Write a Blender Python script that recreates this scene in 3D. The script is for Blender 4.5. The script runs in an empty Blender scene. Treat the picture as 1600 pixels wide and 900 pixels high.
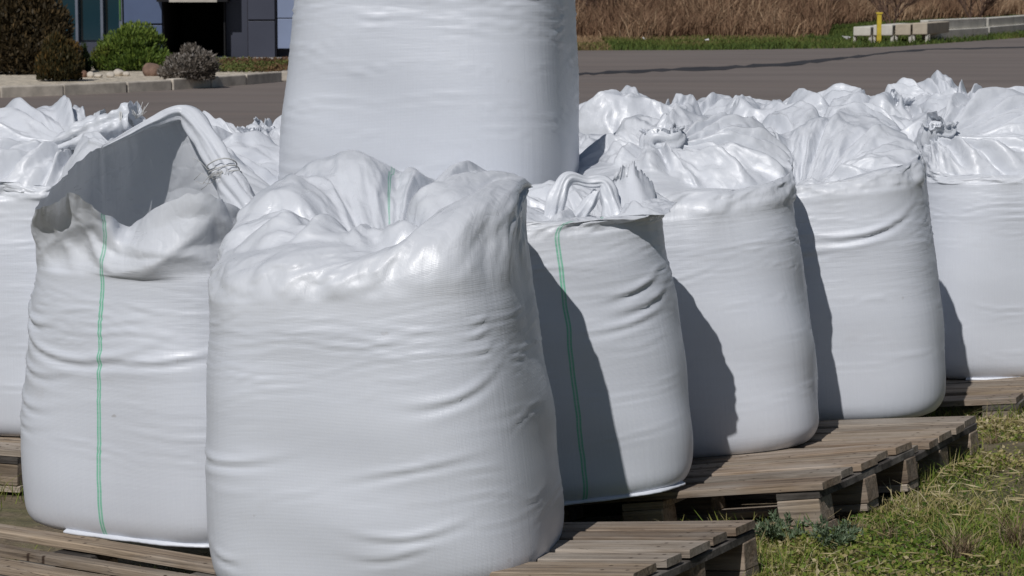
import bpy, math, random
import numpy as np
from mathutils import Vector, Matrix

scene = bpy.context.scene
COL = scene.collection
R = math.radians
PI = math.pi

# ------------------------------------------------------------------ camera
FPX = 4200.0                      # focal length in pixels of a 1600 px wide picture
CAM_H = 1.8
PITCH = math.atan(490.0 / FPX)
cd = bpy.data.cameras.new('camera')
cam = bpy.data.objects.new('camera', cd)
COL.objects.link(cam)
cam.location = (0, 0, CAM_H)
cam.rotation_euler = (PI / 2 - PITCH, 0, 0)
cd.sensor_width = 36
cd.lens = FPX / 1600 * 36
cd.clip_end = 2000
cd.dof.use_dof = True
cd.dof.focus_distance = 8.3
cd.dof.aperture_fstop = 20
scene.camera = cam

# ------------------------------------------------------------------ world, sun, exposure
SUN_EL, SUN_AZ = R(46), R(22)     # azimuth: how far the sun stands to the left behind the camera
world = bpy.data.worlds.new('World')
scene.world = world
world.use_nodes = True
wn = world.node_tree
sky = wn.nodes.new('ShaderNodeTexSky')
sky.sky_type = 'NISHITA'
sky.sun_disc = False
sky.sun_elevation = SUN_EL
sky.sun_rotation = PI + SUN_AZ
sky.dust_density = 0.3
sky.ozone_density = 2.5
wn.nodes['Background'].inputs['Strength'].default_value = 0.05
wn.links.new(sky.outputs[0], wn.nodes['Background'].inputs[0])
sl = bpy.data.lights.new('sun', 'SUN')
sl.energy = 5.0
sl.angle = R(0.5)
sl.color = (1.0, 0.975, 0.96)
sun = bpy.data.objects.new('sun', sl)
COL.objects.link(sun)
sd = Vector((math.sin(SUN_AZ) * math.cos(SUN_EL), math.cos(SUN_AZ) * math.cos(SUN_EL), -math.sin(SUN_EL)))
sun.rotation_euler = sd.to_track_quat('-Z', 'Y').to_euler()
sun.location = (0, 0, 30)
vs = scene.view_settings
vs.view_transform = 'Standard'
vs.look = 'None'
vs.exposure = -0.79
vs.gamma = 1
vs.use_curve_mapping = False


# ------------------------------------------------------------------ helpers
def at(px, py, z=0.0):
    """the point of the horizontal plane at height z that stands at this place of the photograph"""
    a = (px - 800) / FPX
    b = (450 - py) / FPX
    dy = math.cos(PITCH) + b * math.sin(PITCH)
    dz = -math.sin(PITCH) + b * math.cos(PITCH)
    t = (z - CAM_H) / dz
    return Vector((a * t, dy * t, z))


def atY(px, py, Y):
    a = (px - 800) / FPX
    b = (450 - py) / FPX
    dy = math.cos(PITCH) + b * math.sin(PITCH)
    dz = -math.sin(PITCH) + b * math.cos(PITCH)
    t = Y / dy
    return Vector((a * t, Y, CAM_H + dz * t))


def tag(o, label=None, cat=None, group=None, kind=None):
    if label:
        o['label'] = label
    if cat:
        o['category'] = cat
    if group:
        o['group'] = group
    if kind:
        o['kind'] = kind
    return o


def empty(name, loc=(0, 0, 0), rz=0.0):
    o = bpy.data.objects.new(name, None)
    COL.objects.link(o)
    o.location = loc
    o.rotation_euler = (0, 0, rz)
    o.empty_display_size = 0.1
    return o


def link(name, me, parent=None, smooth=False):
    o = bpy.data.objects.new(name, me)
    COL.objects.link(o)
    if parent:
        o.parent = parent
    if smooth:
        me.polygons.foreach_set('use_smooth', [True] * len(me.polygons))
    return o


class MB:
    """collects verts and faces"""

    def __init__(s):
        s.v = []
        s.f = []
        s.c = []

    def add(s, vs_, fs):
        n = len(s.v)
        s.v.extend([tuple(p) for p in vs_])
        s.f.extend([tuple(i + n for i in f) for f in fs])

    def box(s, c, d, M=None, jit=0.0, rng=random):
        hx, hy, hz = d[0] / 2, d[1] / 2, d[2] / 2
        P = []
        for z in (-hz, hz):
            for x, y in ((-hx, -hy), (hx, -hy), (hx, hy), (-hx, hy)):
                p = Vector((c[0] + x, c[1] + y, c[2] + z))
                if jit:
                    p += Vector((rng.uniform(-jit, jit), rng.uniform(-jit, jit), rng.uniform(-jit, jit)))
                if M:
                    p = M @ p
                P.append(p)
        s.add(P, [(3, 2, 1, 0), (4, 5, 6, 7), (0, 1, 5, 4), (1, 2, 6, 5), (2, 3, 7, 6), (3, 0, 4, 7)])

    def tube(s, pts, rad, n=8, cap=True):
        pts = [Vector(p) for p in pts]
        rings = []
        for i, p in enumerate(pts):
            a = pts[max(0, i - 1)]
            b = pts[min(len(pts) - 1, i + 1)]
            t = (b - a).normalized()
            u = t.cross(Vector((0, 0, 1)))
            if u.length < 0.1:
                u = t.cross(Vector((0, 1, 0)))
            u.normalize()
            w = t.cross(u)
            r = rad[i] if hasattr(rad, '__len__') else rad
            rings.append([p + (u * math.cos(k / n * 2 * PI) + w * math.sin(k / n * 2 * PI)) * r for k in range(n)])
        V = [q for r_ in rings for q in r_]
        F = [(i * n + k, i * n + (k + 1) % n, (i + 1) * n + (k + 1) % n, (i + 1) * n + k)
             for i in range(len(pts) - 1) for k in range(n)]
        if cap:
            F.append(tuple(range(n))[::-1])
            F.append(tuple((len(pts) - 1) * n + k for k in range(n)))
        s.add(V, F)

    def build(s, name, mat, parent=None, smooth=False, bevel=0.0, seg=2):
        me = bpy.data.meshes.new(name)
        me.from_pydata(s.v, [], s.f)
        me.update()
        if isinstance(mat, (list, tuple)):
            for m in mat:
                me.materials.append(m)
        else:
            me.materials.append(mat)
        o = link(name, me, parent, smooth)
        if bevel:
            b = o.modifiers.new('bevel', 'BEVEL')
            b.width = bevel
            b.segments = seg
            b.limit_method = 'ANGLE'
        return o


def np_mesh(name, verts, quads, mat, parent=None, smooth=True, uv=None, col=None):
    """verts Nx3, quads Mx4 (or Mx3); uv per vert; col per vert (a tint value)"""
    me = bpy.data.meshes.new(name)
    verts = np.asarray(verts, np.float32)
    quads = np.asarray(quads, np.int32)
    k = quads.shape[1]
    me.vertices.add(len(verts))
    me.vertices.foreach_set('co', verts.ravel())
    me.loops.add(quads.size)
    me.loops.foreach_set('vertex_index', quads.ravel())
    me.polygons.add(len(quads))
    me.polygons.foreach_set('loop_start', np.arange(0, quads.size, k, dtype=np.int32))
    me.update(calc_edges=True)
    if uv is not None:
        l = me.uv_layers.new(name='UVMap')
        l.data.foreach_set('uv', np.asarray(uv, np.float32)[quads.ravel()].ravel())
    if col is not None:
        a = me.attributes.new('tint', 'FLOAT', 'POINT')
        a.data.foreach_set('value', np.asarray(col, np.float32))
    me.materials.append(mat)
    if smooth:
        me.polygons.foreach_set('use_smooth', [True] * len(me.polygons))
    me.validate()
    return link(name, me, parent)


# ------------------------------------------------------------------ materials
def mat_new(name):
    m = bpy.data.materials.new(name)
    m.use_nodes = True
    nt = m.node_tree
    return m, nt, nt.nodes['Principled BSDF']


def N(nt, t, **kw):
    n = nt.nodes.new(t)
    for k, v in kw.items():
        if k.startswith('_'):
            setattr(n, k[1:], v)
        else:
            n.inputs[k.replace('__', ' ')].default_value = v
    return n


def ramp(nt, stops, fac=None):
    r = nt.nodes.new('ShaderNodeValToRGB')
    e = r.color_ramp.elements
    while len(e) < len(stops):
        e.new(0.5)
    for i, (p, c) in enumerate(stops):
        e[i].position = p
        if not hasattr(c, '__len__'):
            c = (c, c, c)
        e[i].color = (*c, 1)
    if fac is not None:
        nt.links.new(fac, r.inputs[0])
    return r


def mathn(nt, op, a, b=None, c=None, clamp=False):
    n = nt.nodes.new('ShaderNodeMath')
    n.operation = op
    n.use_clamp = clamp
    for i, x in enumerate((a, b, c)):
        if x is None:
            continue
        if hasattr(x, 'is_linked') or hasattr(x, 'links'):
            nt.links.new(x, n.inputs[i])
        else:
            n.inputs[i].default_value = x
    return n.outputs[0]


def mixc(nt, fac, a, b, mode='MIX'):
    n = nt.nodes.new('ShaderNodeMix')
    n.data_type = 'RGBA'
    n.blend_type = mode
    for sock, x in ((n.inputs[0], fac), (n.inputs[6], a), (n.inputs[7], b)):
        if hasattr(x, 'links'):
            nt.links.new(x, sock)
        elif hasattr(x, '__len__'):
            sock.default_value = (*x[:3], 1)
        else:
            sock.default_value = x
    return n.outputs[2]


def mapping(nt, src, scale, loc=(0, 0, 0), rot=(0, 0, 0)):
    m = nt.nodes.new('ShaderNodeMapping')
    m.inputs['Scale'].default_value = scale
    m.inputs['Location'].default_value = loc
    m.inputs['Rotation'].default_value = rot
    nt.links.new(src, m.inputs[0])
    return m.outputs[0]


def noise(nt, vec, scale, detail=4, rough=0.55, dist=0.0):
    n = nt.nodes.new('ShaderNodeTexNoise')
    n.inputs['Scale'].default_value = scale
    n.inputs['Detail'].default_value = detail
    n.inputs['Roughness'].default_value = rough
    n.inputs['Distortion'].default_value = dist
    if vec is not None:
        nt.links.new(vec, n.inputs['Vector'])
    return n.outputs['Fac']


def fabric(name, seed=0.0, stripe=None, dirt=0.5):
    """white woven polypropylene. UV in metres: x round the bag, y up the bag"""
    m, nt, b = mat_new(name)
    L = nt.links
    tc = nt.nodes.new('ShaderNodeTexCoord')
    uv = mapping(nt, tc.outputs['UV'], (1, 1, 1), (seed * 3.1, seed * 1.7, 0))
    ob = tc.outputs['Object']
    # colour: nearly white, faint warm and grey streaks along the weave, faint dirt
    n1 = noise(nt, mapping(nt, uv, (2.0, 9, 1)), 1.5, 3)
    n2 = noise(nt, mapping(nt, uv, (60, 3, 1)), 1.0, 2)
    n3 = noise(nt, mapping(nt, uv, (1.6, 2.2, 1)), 2.3, 6, 0.65)
    c = mixc(nt, n1, (0.645, 0.675, 0.735), (0.705, 0.735, 0.79))
    c = mixc(nt, mathn(nt, 'MULTIPLY', n2, 0.12), c, (0.66, 0.67, 0.69))
    dr = ramp(nt, [(0.60, 0.0), (0.78, 1.0)], n3)
    c = mixc(nt, mathn(nt, 'MULTIPLY', dr.outputs[0], 0.22 * dirt), c, (0.42, 0.38, 0.32))
    sp = noise(nt, mapping(nt, uv, (1, 1, 1), (5, 2, 0)), 19, 2, 0.5)
    spr = ramp(nt, [(0.745, 0.0), (0.78, 1.0)], sp)
    c = mixc(nt, mathn(nt, 'MULTIPLY', spr.outputs[0], 0.35 * dirt), c, (0.30, 0.25, 0.2))
    if stripe is not None:
        sx = nt.nodes.new('ShaderNodeSeparateXYZ')
        L.new(tc.outputs['UV'], sx.inputs[0])
        wob = mathn(nt, 'MULTIPLY', mathn(nt, 'SUBTRACT', noise(nt, mapping(nt, tc.outputs['UV'], (0.0, 3, 1)), 1.3, 2), 0.5), 0.03)
        d = mathn(nt, 'ABSOLUTE', mathn(nt, 'SUBTRACT', mathn(nt, 'ADD', sx.outputs[0], wob), stripe))
        r1 = ramp(nt, [(0.0, 0.30), (0.08, 0.30), (0.16, 1.0), (0.42, 1.0), (0.52, 0.0)], mathn(nt, 'MULTIPLY', d, 62.0))
        fade = noise(nt, mapping(nt, tc.outputs['UV'], (20, 130, 1)), 1.5, 2)
        k = mathn(nt, 'MULTIPLY', r1.outputs[0], mathn(nt, 'ADD', mathn(nt, 'MULTIPLY', fade, 0.5), 0.55), clamp=True)
        c = mixc(nt, k, c, (0.13, 0.55, 0.33))
    L.new(c, b.inputs['Base Color'])
    rr = ramp(nt, [(0.3, 0.34), (0.7, 0.48)], noise(nt, mapping(nt, uv, (5, 9, 1)), 2.0, 3))
    b.inputs['Specular IOR Level'].default_value = 0.6
    b.inputs['Coat Roughness'].default_value = 0.30
    sv = nt.nodes.new('ShaderNodeSeparateXYZ')
    L.new(tc.outputs['UV'], sv.inputs[0])
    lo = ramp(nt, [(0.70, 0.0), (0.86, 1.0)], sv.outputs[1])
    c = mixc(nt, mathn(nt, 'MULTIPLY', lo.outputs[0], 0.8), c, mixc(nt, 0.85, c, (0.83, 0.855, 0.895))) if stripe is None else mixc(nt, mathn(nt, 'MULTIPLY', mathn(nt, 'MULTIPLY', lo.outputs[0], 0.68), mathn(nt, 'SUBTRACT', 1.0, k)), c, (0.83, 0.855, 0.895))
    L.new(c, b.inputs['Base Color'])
    # weave
    w1 = nt.nodes.new('ShaderNodeTexWave')
    w1.wave_type = 'BANDS'
    w1.bands_direction = 'X'
    w1.inputs['Scale'].default_value = 85
    w1.inputs['Distortion'].default_value = 0.4
    w2 = nt.nodes.new('ShaderNodeTexWave')
    w2.wave_type = 'BANDS'
    w2.bands_direction = 'Y'
    w2.inputs['Scale'].default_value = 85
    w2.inputs['Distortion'].default_value = 0.4
    L.new(uv, w1.inputs[0])
    L.new(uv, w2.inputs[0])
    weave = mathn(nt, 'MULTIPLY', w1.outputs['Fac'], w2.outputs['Fac'])
    # horizontal fine wrinkles, patchy
    hw = noise(nt, mapping(nt, uv, (4.5, 48, 1)), 1.0, 4, 0.6, 0.25)
    hw2 = noise(nt, mapping(nt, uv, (1.5, 20, 1)), 1.0, 3, 0.5, 0.3)
    msk = ramp(nt, [(0.38, 0.08), (0.66, 1.0)], noise(nt, mapping(nt, uv, (1.1, 2.2, 1), (3, 1, 0)), 1.2, 2))
    sy = nt.nodes.new('ShaderNodeSeparateXYZ')
    L.new(tc.outputs['UV'], sy.inputs[0])
    vm = ramp(nt, [(0.0, 0.25), (0.42, 0.35), (0.66, 1.0), (0.80, 1.0), (0.88, 0.1)], sy.outputs[1])
    vw = noise(nt, mapping(nt, uv, (70, 2.5, 1), (2, 7, 0)), 1.0, 3, 0.6, 0.1)
    fold = mathn(nt, 'MULTIPLY', mathn(nt, 'ADD', mathn(nt, 'MULTIPLY', hw, 0.7), mathn(nt, 'MULTIPLY', hw2, 1.5)), mathn(nt, 'MULTIPLY', msk.outputs[0], vm.outputs[0]))
    # crumples of the loose fabric above the filling
    up = nt.nodes.new('ShaderNodeMapRange')
    up.inputs['From Min'].default_value = 0.74
    up.inputs['From Max'].default_value = 0.9
    L.new(sy.outputs[1], up.inputs['Value'])
    L.new(mathn(nt, 'SUBTRACT', rr.outputs[0], mathn(nt, 'MULTIPLY', up.outputs[0], 0.09)), b.inputs['Roughness'])
    L.new(mathn(nt, 'ADD', 0.06, mathn(nt, 'MULTIPLY', up.outputs[0], 0.10)), b.inputs['Coat Weight'])
    rg = mathn(nt, 'ABSOLUTE', mathn(nt, 'SUBTRACT', noise(nt, mapping(nt, ob, (1, 1, 1), (seed, 0, 0)), 4.5, 2, 0.4, 0.3), 0.5))
    rg2 = mathn(nt, 'ABSOLUTE', mathn(nt, 'SUBTRACT', noise(nt, mapping(nt, ob, (1, 1, 1), (seed, 4, 0)), 15, 2, 0.45, 0.3), 0.5))
    rg = mathn(nt, 'MINIMUM', rg, 0.16)
    rg2 = mathn(nt, 'MINIMUM', rg2, 0.14)
    cr = mathn(nt, 'MULTIPLY', mathn(nt, 'ADD', rg, mathn(nt, 'MULTIPLY', rg2, 0.4)), up.outputs[0])
    B1 = N(nt, 'ShaderNodeBump', Strength=0.8, Distance=0.0003)
    L.new(weave, B1.inputs['Height'])
    B2 = N(nt, 'ShaderNodeBump', Strength=0.7, Distance=0.0045)
    L.new(mathn(nt, 'ADD', fold, mathn(nt, 'MULTIPLY', vw, 0.28)), B2.inputs['Height'])
    L.new(B1.outputs[0], B2.inputs['Normal'])
    B3 = N(nt, 'ShaderNodeBump', Strength=0.8, Distance=0.021)
    L.new(cr, B3.inputs['Height'])
    L.new(B2.outputs[0], B3.inputs['Normal'])
    L.new(B3.outputs[0], b.inputs['Normal'])
    tr = nt.nodes.new('ShaderNodeBsdfTranslucent')
    tr.inputs[0].default_value = (0.8, 0.82, 0.85, 1)
    mx = nt.nodes.new('ShaderNodeMixShader')
    L.new(mathn(nt, 'MULTIPLY', up.outputs[0], 0.14), mx.inputs[0])
    out = nt.nodes['Material Output']
    L.new(b.outputs[0], mx.inputs[1])
    L.new(tr.outputs[0], mx.inputs[2])
    L.new(mx.outputs[0], out.inputs['Surface'])
    return m


def wood(name, base=(0.36, 0.28, 0.20), dark=(0.14, 0.105, 0.075), seed=0.0, nails=False):
    m, nt, b = mat_new(name)
    L = nt.links
    tc = nt.nodes.new('ShaderNodeTexCoord')
    oi = nt.nodes.new('ShaderNodeObjectInfo')
    cmb = nt.nodes.new('ShaderNodeCombineXYZ')
    for i in range(3):
        L.new(mathn(nt, 'MULTIPLY', oi.outputs['Random'], 13.7 * (i + 1)), cmb.inputs[i])
    ad = nt.nodes.new('ShaderNodeVectorMath')
    ad.operation = 'ADD'
    L.new(tc.outputs['Object'], ad.inputs[0])
    L.new(cmb.outputs[0], ad.inputs[1])
    v = ad.outputs[0]
    g = noise(nt, mapping(nt, v, (1.6, 55, 55)), 1.0, 5, 0.65, 0.6)
    g2 = noise(nt, mapping(nt, v, (5, 170, 170)), 1.0, 3, 0.6, 0.2)
    bl = noise(nt, mapping(nt, v, (3, 8, 8)), 1.0, 5, 0.6)
    c = mixc(nt, ramp(nt, [(0.35, 0.0), (0.62, 1.0)], g).outputs[0], dark, base)
    c = mixc(nt, ramp(nt, [(0.4, 0.0), (0.75, 0.5)], bl).outputs[0], c, (0.50, 0.46, 0.41))
    c = mixc(nt, ramp(nt, [(0.60, 0.0), (0.72, 0.55)], g2).outputs[0], c, (0.07, 0.055, 0.045))
    pt = mathn(nt, 'ADD', 0.72, mathn(nt, 'MULTIPLY', oi.outputs['Random'], 0.5))
    hs = nt.nodes.new('ShaderNodeHueSaturation')
    L.new(pt, hs.inputs['Value'])
    L.new(c, hs.inputs['Color'])
    colr = hs.outputs[0]
    if nails:
        sx = nt.nodes.new('ShaderNodeSeparateXYZ')
        L.new(tc.outputs['Object'], sx.inputs[0])
        ax = mathn(nt, 'ABSOLUTE', sx.outputs[0])
        d1 = mathn(nt, 'ABSOLUTE', mathn(nt, 'SUBTRACT', mathn(nt, 'ABSOLUTE', mathn(nt, 'SUBTRACT', ax, 0.5275)), 0.036))
        d2 = mathn(nt, 'ABSOLUTE', mathn(nt, 'SUBTRACT', ax, 0.030))
        dx_ = mathn(nt, 'MINIMUM', d1, d2)
        dy_ = mathn(nt, 'ABSOLUTE', mathn(nt, 'SUBTRACT', mathn(nt, 'ABSOLUTE', sx.outputs[1]), 0.027))
        dd = mathn(nt, 'SQRT', mathn(nt, 'ADD', mathn(nt, 'MULTIPLY', dx_, dx_), mathn(nt, 'MULTIPLY', dy_, dy_)))
        nr_ = ramp(nt, [(0.0, 1.0), (0.45, 0.9), (0.6, 0.25), (1.0, 0.0)], mathn(nt, 'MULTIPLY', dd, 100.0))
        colr = mixc(nt, nr_.outputs[0], colr, (0.05, 0.032, 0.022))
        # long cracks
        ck = noise(nt, mapping(nt, v, (2.2, 38, 38), (3, 9, 1)), 1.0, 2, 0.5, 0.3)
        ckr = ramp(nt, [(0.495, 0.0), (0.5, 1.0), (0.505, 0.0)], ck)
        colr = mixc(nt, mathn(nt, 'MULTIPLY', ckr.outputs[0], 0.85), colr, (0.04, 0.03, 0.024))
    L.new(colr, b.inputs['Base Color'])
    b.inputs['Roughness'].default_value = 0.85
    b.inputs['Specular IOR Level'].default_value = 0.2
    bp = N(nt, 'ShaderNodeBump', Strength=0.8, Distance=0.004)
    L.new(mathn(nt, 'ADD', g, mathn(nt, 'MULTIPLY', g2, 0.6)), bp.inputs['Height'])
    L.new(bp.outputs[0], b.inputs['Normal'])
    return m


def simple(name, color, rough=0.7, var=0.15, scale=8.0, bump=0.0, bscale=40, metal=0.0, spec=0.4):
    m, nt, b = mat_new(name)
    L = nt.links
    tc = nt.nodes.new('ShaderNodeTexCoord')
    n = noise(nt, tc.outputs['Object'], scale, 5, 0.6)
    lo = tuple(x * (1 - var * 1.6) for x in color)
    hi = tuple(min(1, x * (1 + var)) for x in color)
    L.new(mixc(nt, ramp(nt, [(0.3, 0.0), (0.7, 1.0)], n).outputs[0], lo, hi), b.inputs['Base Color'])
    b.inputs['Roughness'].default_value = rough
    b.inputs['Metallic'].default_value = metal
    b.inputs['Specular IOR Level'].default_value = spec
    if bump:
        bp = N(nt, 'ShaderNodeBump', Strength=1.0, Distance=bump)
        L.new(noise(nt, tc.outputs['Object'], bscale, 4, 0.6), bp.inputs['Height'])
        L.new(bp.outputs[0], b.inputs['Normal'])
    return m


def leafy(name, stops, rough=0.6, trans=0.2):
    """leaf or blade colour picked by the 'tint' attribute of each blade"""
    m, nt, b = mat_new(name)
    L = nt.links
    at_ = nt.nodes.new('ShaderNodeAttribute')
    at_.attribute_name = 'tint'
    r = ramp(nt, stops, at_.outputs['Fac'])
    L.new(r.outputs[0], b.inputs['Base Color'])
    b.inputs['Roughness'].default_value = rough
    b.inputs['Specular IOR Level'].default_value = 0.25
    if trans:
        tr = nt.nodes.new('ShaderNodeBsdfTranslucent')
        L.new(r.outputs[0], tr.inputs[0])
        mx = nt.nodes.new('ShaderNodeMixShader')
        mx.inputs[0].default_value = trans
        L.new(b.outputs[0], mx.inputs[1])
        L.new(tr.outputs[0], mx.inputs[2])
        L.new(mx.outputs[0], nt.nodes['Material Output'].inputs['Surface'])
    return m


# ------------------------------------------------------------------ the ground
YAW_P = R(-27)
UC, US = math.cos(R(27)), math.sin(R(27))


def ground_z(x, y):
    """the grass rises gently towards the right of the pallets"""
    u = x * UC - y * US
    t = np.clip((u + 3.95) / 1.7, 0, 1)
    z = 0.17 * (t * t * (3 - 2 * t) * 0.35 + t * 0.65)
    # fades out beyond the bags and far right
    f = np.clip((13.5 - y) / 3.0, 0, 1) * np.clip((6 - x) / 3.0, 0, 1)
    return z * f


def sheet(name, xs, ys, mat, zf, z0=0.0):
    X, Y = np.meshgrid(xs, ys)
    Z = zf(X, Y) + z0
    V = np.c_[X.ravel(), Y.ravel(), Z.ravel()]
    nx, ny = len(xs), len(ys)
    i, j = np.meshgrid(np.arange(nx - 1), np.arange(ny - 1))
    a = (j * nx + i).ravel()
    Q = np.c_[a, a + 1, a + nx + 1, a + nx]
    return np_mesh(name, V, Q, mat)


def make_ground():
    m, nt, b = mat_new('soil_and_moss')
    L = nt.links
    tc = nt.nodes.new('ShaderNodeTexCoord')
    o = tc.outputs['Object']
    n1 = noise(nt, o, 1.7, 6, 0.6)
    n2 = noise(nt, o, 14, 5, 0.65)
    n3 = noise(nt, o, 60, 4, 0.6)
    c = mixc(nt, ramp(nt, [(0.35, 0.0), (0.62, 1.0)], n2).outputs[0], (0.09, 0.066, 0.042), (0.19, 0.15, 0.095))
    c = mixc(nt, ramp(nt, [(0.42, 0.0), (0.6, 1.0)], n1).outputs[0], c, (0.10, 0.105, 0.035))
    c = mixc(nt, ramp(nt, [(0.5, 0.0), (0.72, 0.6)], n3).outputs[0], c, (0.26, 0.20, 0.12))
    L.new(c, b.inputs['Base Color'])
    b.inputs['Roughness'].default_value = 0.95
    bp = N(nt, 'ShaderNodeBump', Strength=1.0, Distance=0.02)
    L.new(mathn(nt, 'ADD', n2, mathn(nt, 'MULTIPLY', n3, 0.5)), bp.inputs['Height'])
    L.new(bp.outputs[0], b.inputs['Normal'])
    rng = np.random.RandomState(5)
    ph = rng.rand(8) * 6.28
    fr = rng.uniform(2, 9, (8, 2))

    def zf(X, Y):
        z = ground_z(X, Y)
        for k in range(8):
            z = z + 0.006 * np.sin(fr[k, 0] * X + fr[k, 1] * Y + ph[k])
        return z - 0.012
    xs = np.r_[-400, -150, -60, -25, -12, np.arange(-6, 6.01, 0.12), 12, 25, 60, 150, 400]
    ys = np.r_[-60, -20, 0, 3, np.arange(4.5, 16.01, 0.12), 17.5]
    g = sheet('ground', xs, ys, m, zf)
    tag(g, kind='structure')
    # dry field beyond the road
    m2, nt, b = mat_new('dry_field_soil')
    tc = nt.nodes.new('ShaderNodeTexCoord')
    o = tc.outputs['Object']
    c = mixc(nt, ramp(nt, [(0.4, 0.0), (0.6, 1.0)], noise(nt, o, 0.8, 6, 0.65)).outputs[0], (0.16, 0.10, 0.055), (0.27, 0.185, 0.11))
    nt.links.new(c, b.inputs['Base Color'])
    b.inputs['Roughness'].default_value = 0.95
    V = [(-500, 17.3, -0.02), (500, 17.3, -0.02), (500, 900, -0.02), (-500, 900, -0.02)]
    mb = MB()
    mb.add(V, [(0, 1, 2, 3)])
    tag(mb.build('field', m2), kind='structure')


def make_road():
    m, nt, b = mat_new('asphalt')
    L = nt.links
    tc = nt.nodes.new('ShaderNodeTexCoord')
    o = tc.outputs['Object']
    n1 = noise(nt, mapping(nt, o, (0.25, 0.9, 1), rot=(0, 0, R(-20))), 0.8, 5, 0.6, 0.4)
    n2 = noise(nt, o, 22, 4, 0.7)
    n4 = noise(nt, mapping(nt, o, (0.12, 1.6, 1), rot=(0, 0, R(-14))), 0.7, 5, 0.6, 0.6)
    c = mixc(nt, ramp(nt, [(0.3, 0.0), (0.7, 1.0)], n1).outputs[0], (0.146, 0.123, 0.110), (0.215, 0.182, 0.162))
    c = mixc(nt, ramp(nt, [(0.3, 0.0), (0.75, 0.5)], n2).outputs[0], c, (0.24, 0.195, 0.168))
    c = mixc(nt, ramp(nt, [(0.52, 0.0), (0.7, 0.55)], n4).outputs[0], c, (0.25, 0.195, 0.162))
    L.new(c, b.inputs['Base Color'])
    b.inputs['Roughness'].default_value = 0.8
    bp = N(nt, 'ShaderNodeBump', Strength=0.6, Distance=0.01)
    L.new(n2, bp.inputs['Height'])
    L.new(bp.outputs[0], b.inputs['Normal'])
    far = [at(x, y) for x, y in ((-1500, 60), (0, 76), (905, 79), (1100, 78.5), (1300, 76), (1400, 73), (1500, 66), (1600, 59), (1800, 45))]
    n = len(far)
    V = [(p.x, p.y, 0.004) for p in far] + [(p.x * 0.27 if i not in (0, n - 1) else p.x * 0.5, 16.4, 0.004) for i, p in enumerate(far)]
    mb = MB()
    mb.add(V, [(i, i + 1, n + i + 1, n + i) for i in range(n - 1)][::1])
    r = mb.build('road', m)
    tag(r, kind='structure')
    # thin dark strip wandering across the asphalt
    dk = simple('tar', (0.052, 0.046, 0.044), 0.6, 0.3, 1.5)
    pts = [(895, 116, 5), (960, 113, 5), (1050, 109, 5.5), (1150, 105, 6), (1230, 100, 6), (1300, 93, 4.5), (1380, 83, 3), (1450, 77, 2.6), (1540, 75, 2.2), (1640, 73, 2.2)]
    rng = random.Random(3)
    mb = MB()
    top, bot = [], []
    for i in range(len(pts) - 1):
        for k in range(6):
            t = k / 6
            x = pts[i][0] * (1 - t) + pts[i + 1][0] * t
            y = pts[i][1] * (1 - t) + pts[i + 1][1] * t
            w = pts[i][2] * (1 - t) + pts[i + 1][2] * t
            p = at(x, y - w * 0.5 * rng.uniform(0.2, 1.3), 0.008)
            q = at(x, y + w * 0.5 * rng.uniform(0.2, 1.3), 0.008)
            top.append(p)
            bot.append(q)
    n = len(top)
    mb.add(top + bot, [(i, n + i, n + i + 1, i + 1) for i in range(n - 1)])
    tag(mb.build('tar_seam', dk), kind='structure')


# ------------------------------------------------------------------ blades and leaves (many small faces in one mesh)
def blades(name, P, H, W, lean, rng, tint, mat, parent=None, curl=0.5):
    """P Nx3 roots; H heights; W widths; lean magnitude"""
    n = len(P)
    az = rng.rand(n) * 2 * PI
    la = rng.rand(n) * 2 * PI
    ln = lean * rng.rand(n)[:, None] * H[:, None]
    d = np.c_[np.cos(la), np.sin(la), np.zeros(n)] * ln
    w = np.c_[np.cos(az), np.sin(az), np.zeros(n)] * (W[:, None] / 2)
    up = np.c_[np.zeros(n), np.zeros(n), H]
    m1 = P + up * 0.55 + d * 0.35
    tp = P + up * (1 - 0.25 * curl * rng.rand(n)[:, None]) + d * 1.1
    V = np.stack([P - w, P + w, m1 + w * 0.75, m1 - w * 0.75, tp + w * 0.12, tp - w * 0.12], 1).reshape(-1, 3)
    b = np.arange(n)[:, None] * 6
    Q = np.concatenate([b + np.array([[0, 1, 2, 3]]), b + np.array([[3, 2, 4, 5]])])
    return np_mesh(name, V, Q, mat, parent, smooth=False, col=np.repeat(tint, 6))


def leaves(name, P, D, S, rng, tint, mat, parent=None, asp=0.45):
    """leaf quads at P pointing along D (Nx3 unit-ish) of size S"""
    n = len(P)
    r = rng.randn(n, 3)
    D = D / (np.linalg.norm(D, axis=1)[:, None] + 1e-6)
    w = np.cross(D, r)
    w /= np.linalg.norm(w, axis=1)[:, None] + 1e-6
    S = S[:, None]
    V = np.stack([P - w * S * asp * 0.25, P + D * S * 0.5 - w * S * asp * 0.5, P + D * S, P + D * S * 0.5 + w * S * asp * 0.5], 1).reshape(-1, 3)
    Q = np.arange(n)[:, None] * 4 + np.array([[0, 1, 2, 3]])
    return np_mesh(name, V, Q, mat, parent, smooth=False, col=np.repeat(tint, 4))


# ------------------------------------------------------------------ big bags
def sup(th, n):
    c, s = np.cos(th), np.sin(th)
    r = (np.abs(c) ** n + np.abs(s) ** n) ** (-1.0 / n)
    return r * c, r * s


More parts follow.
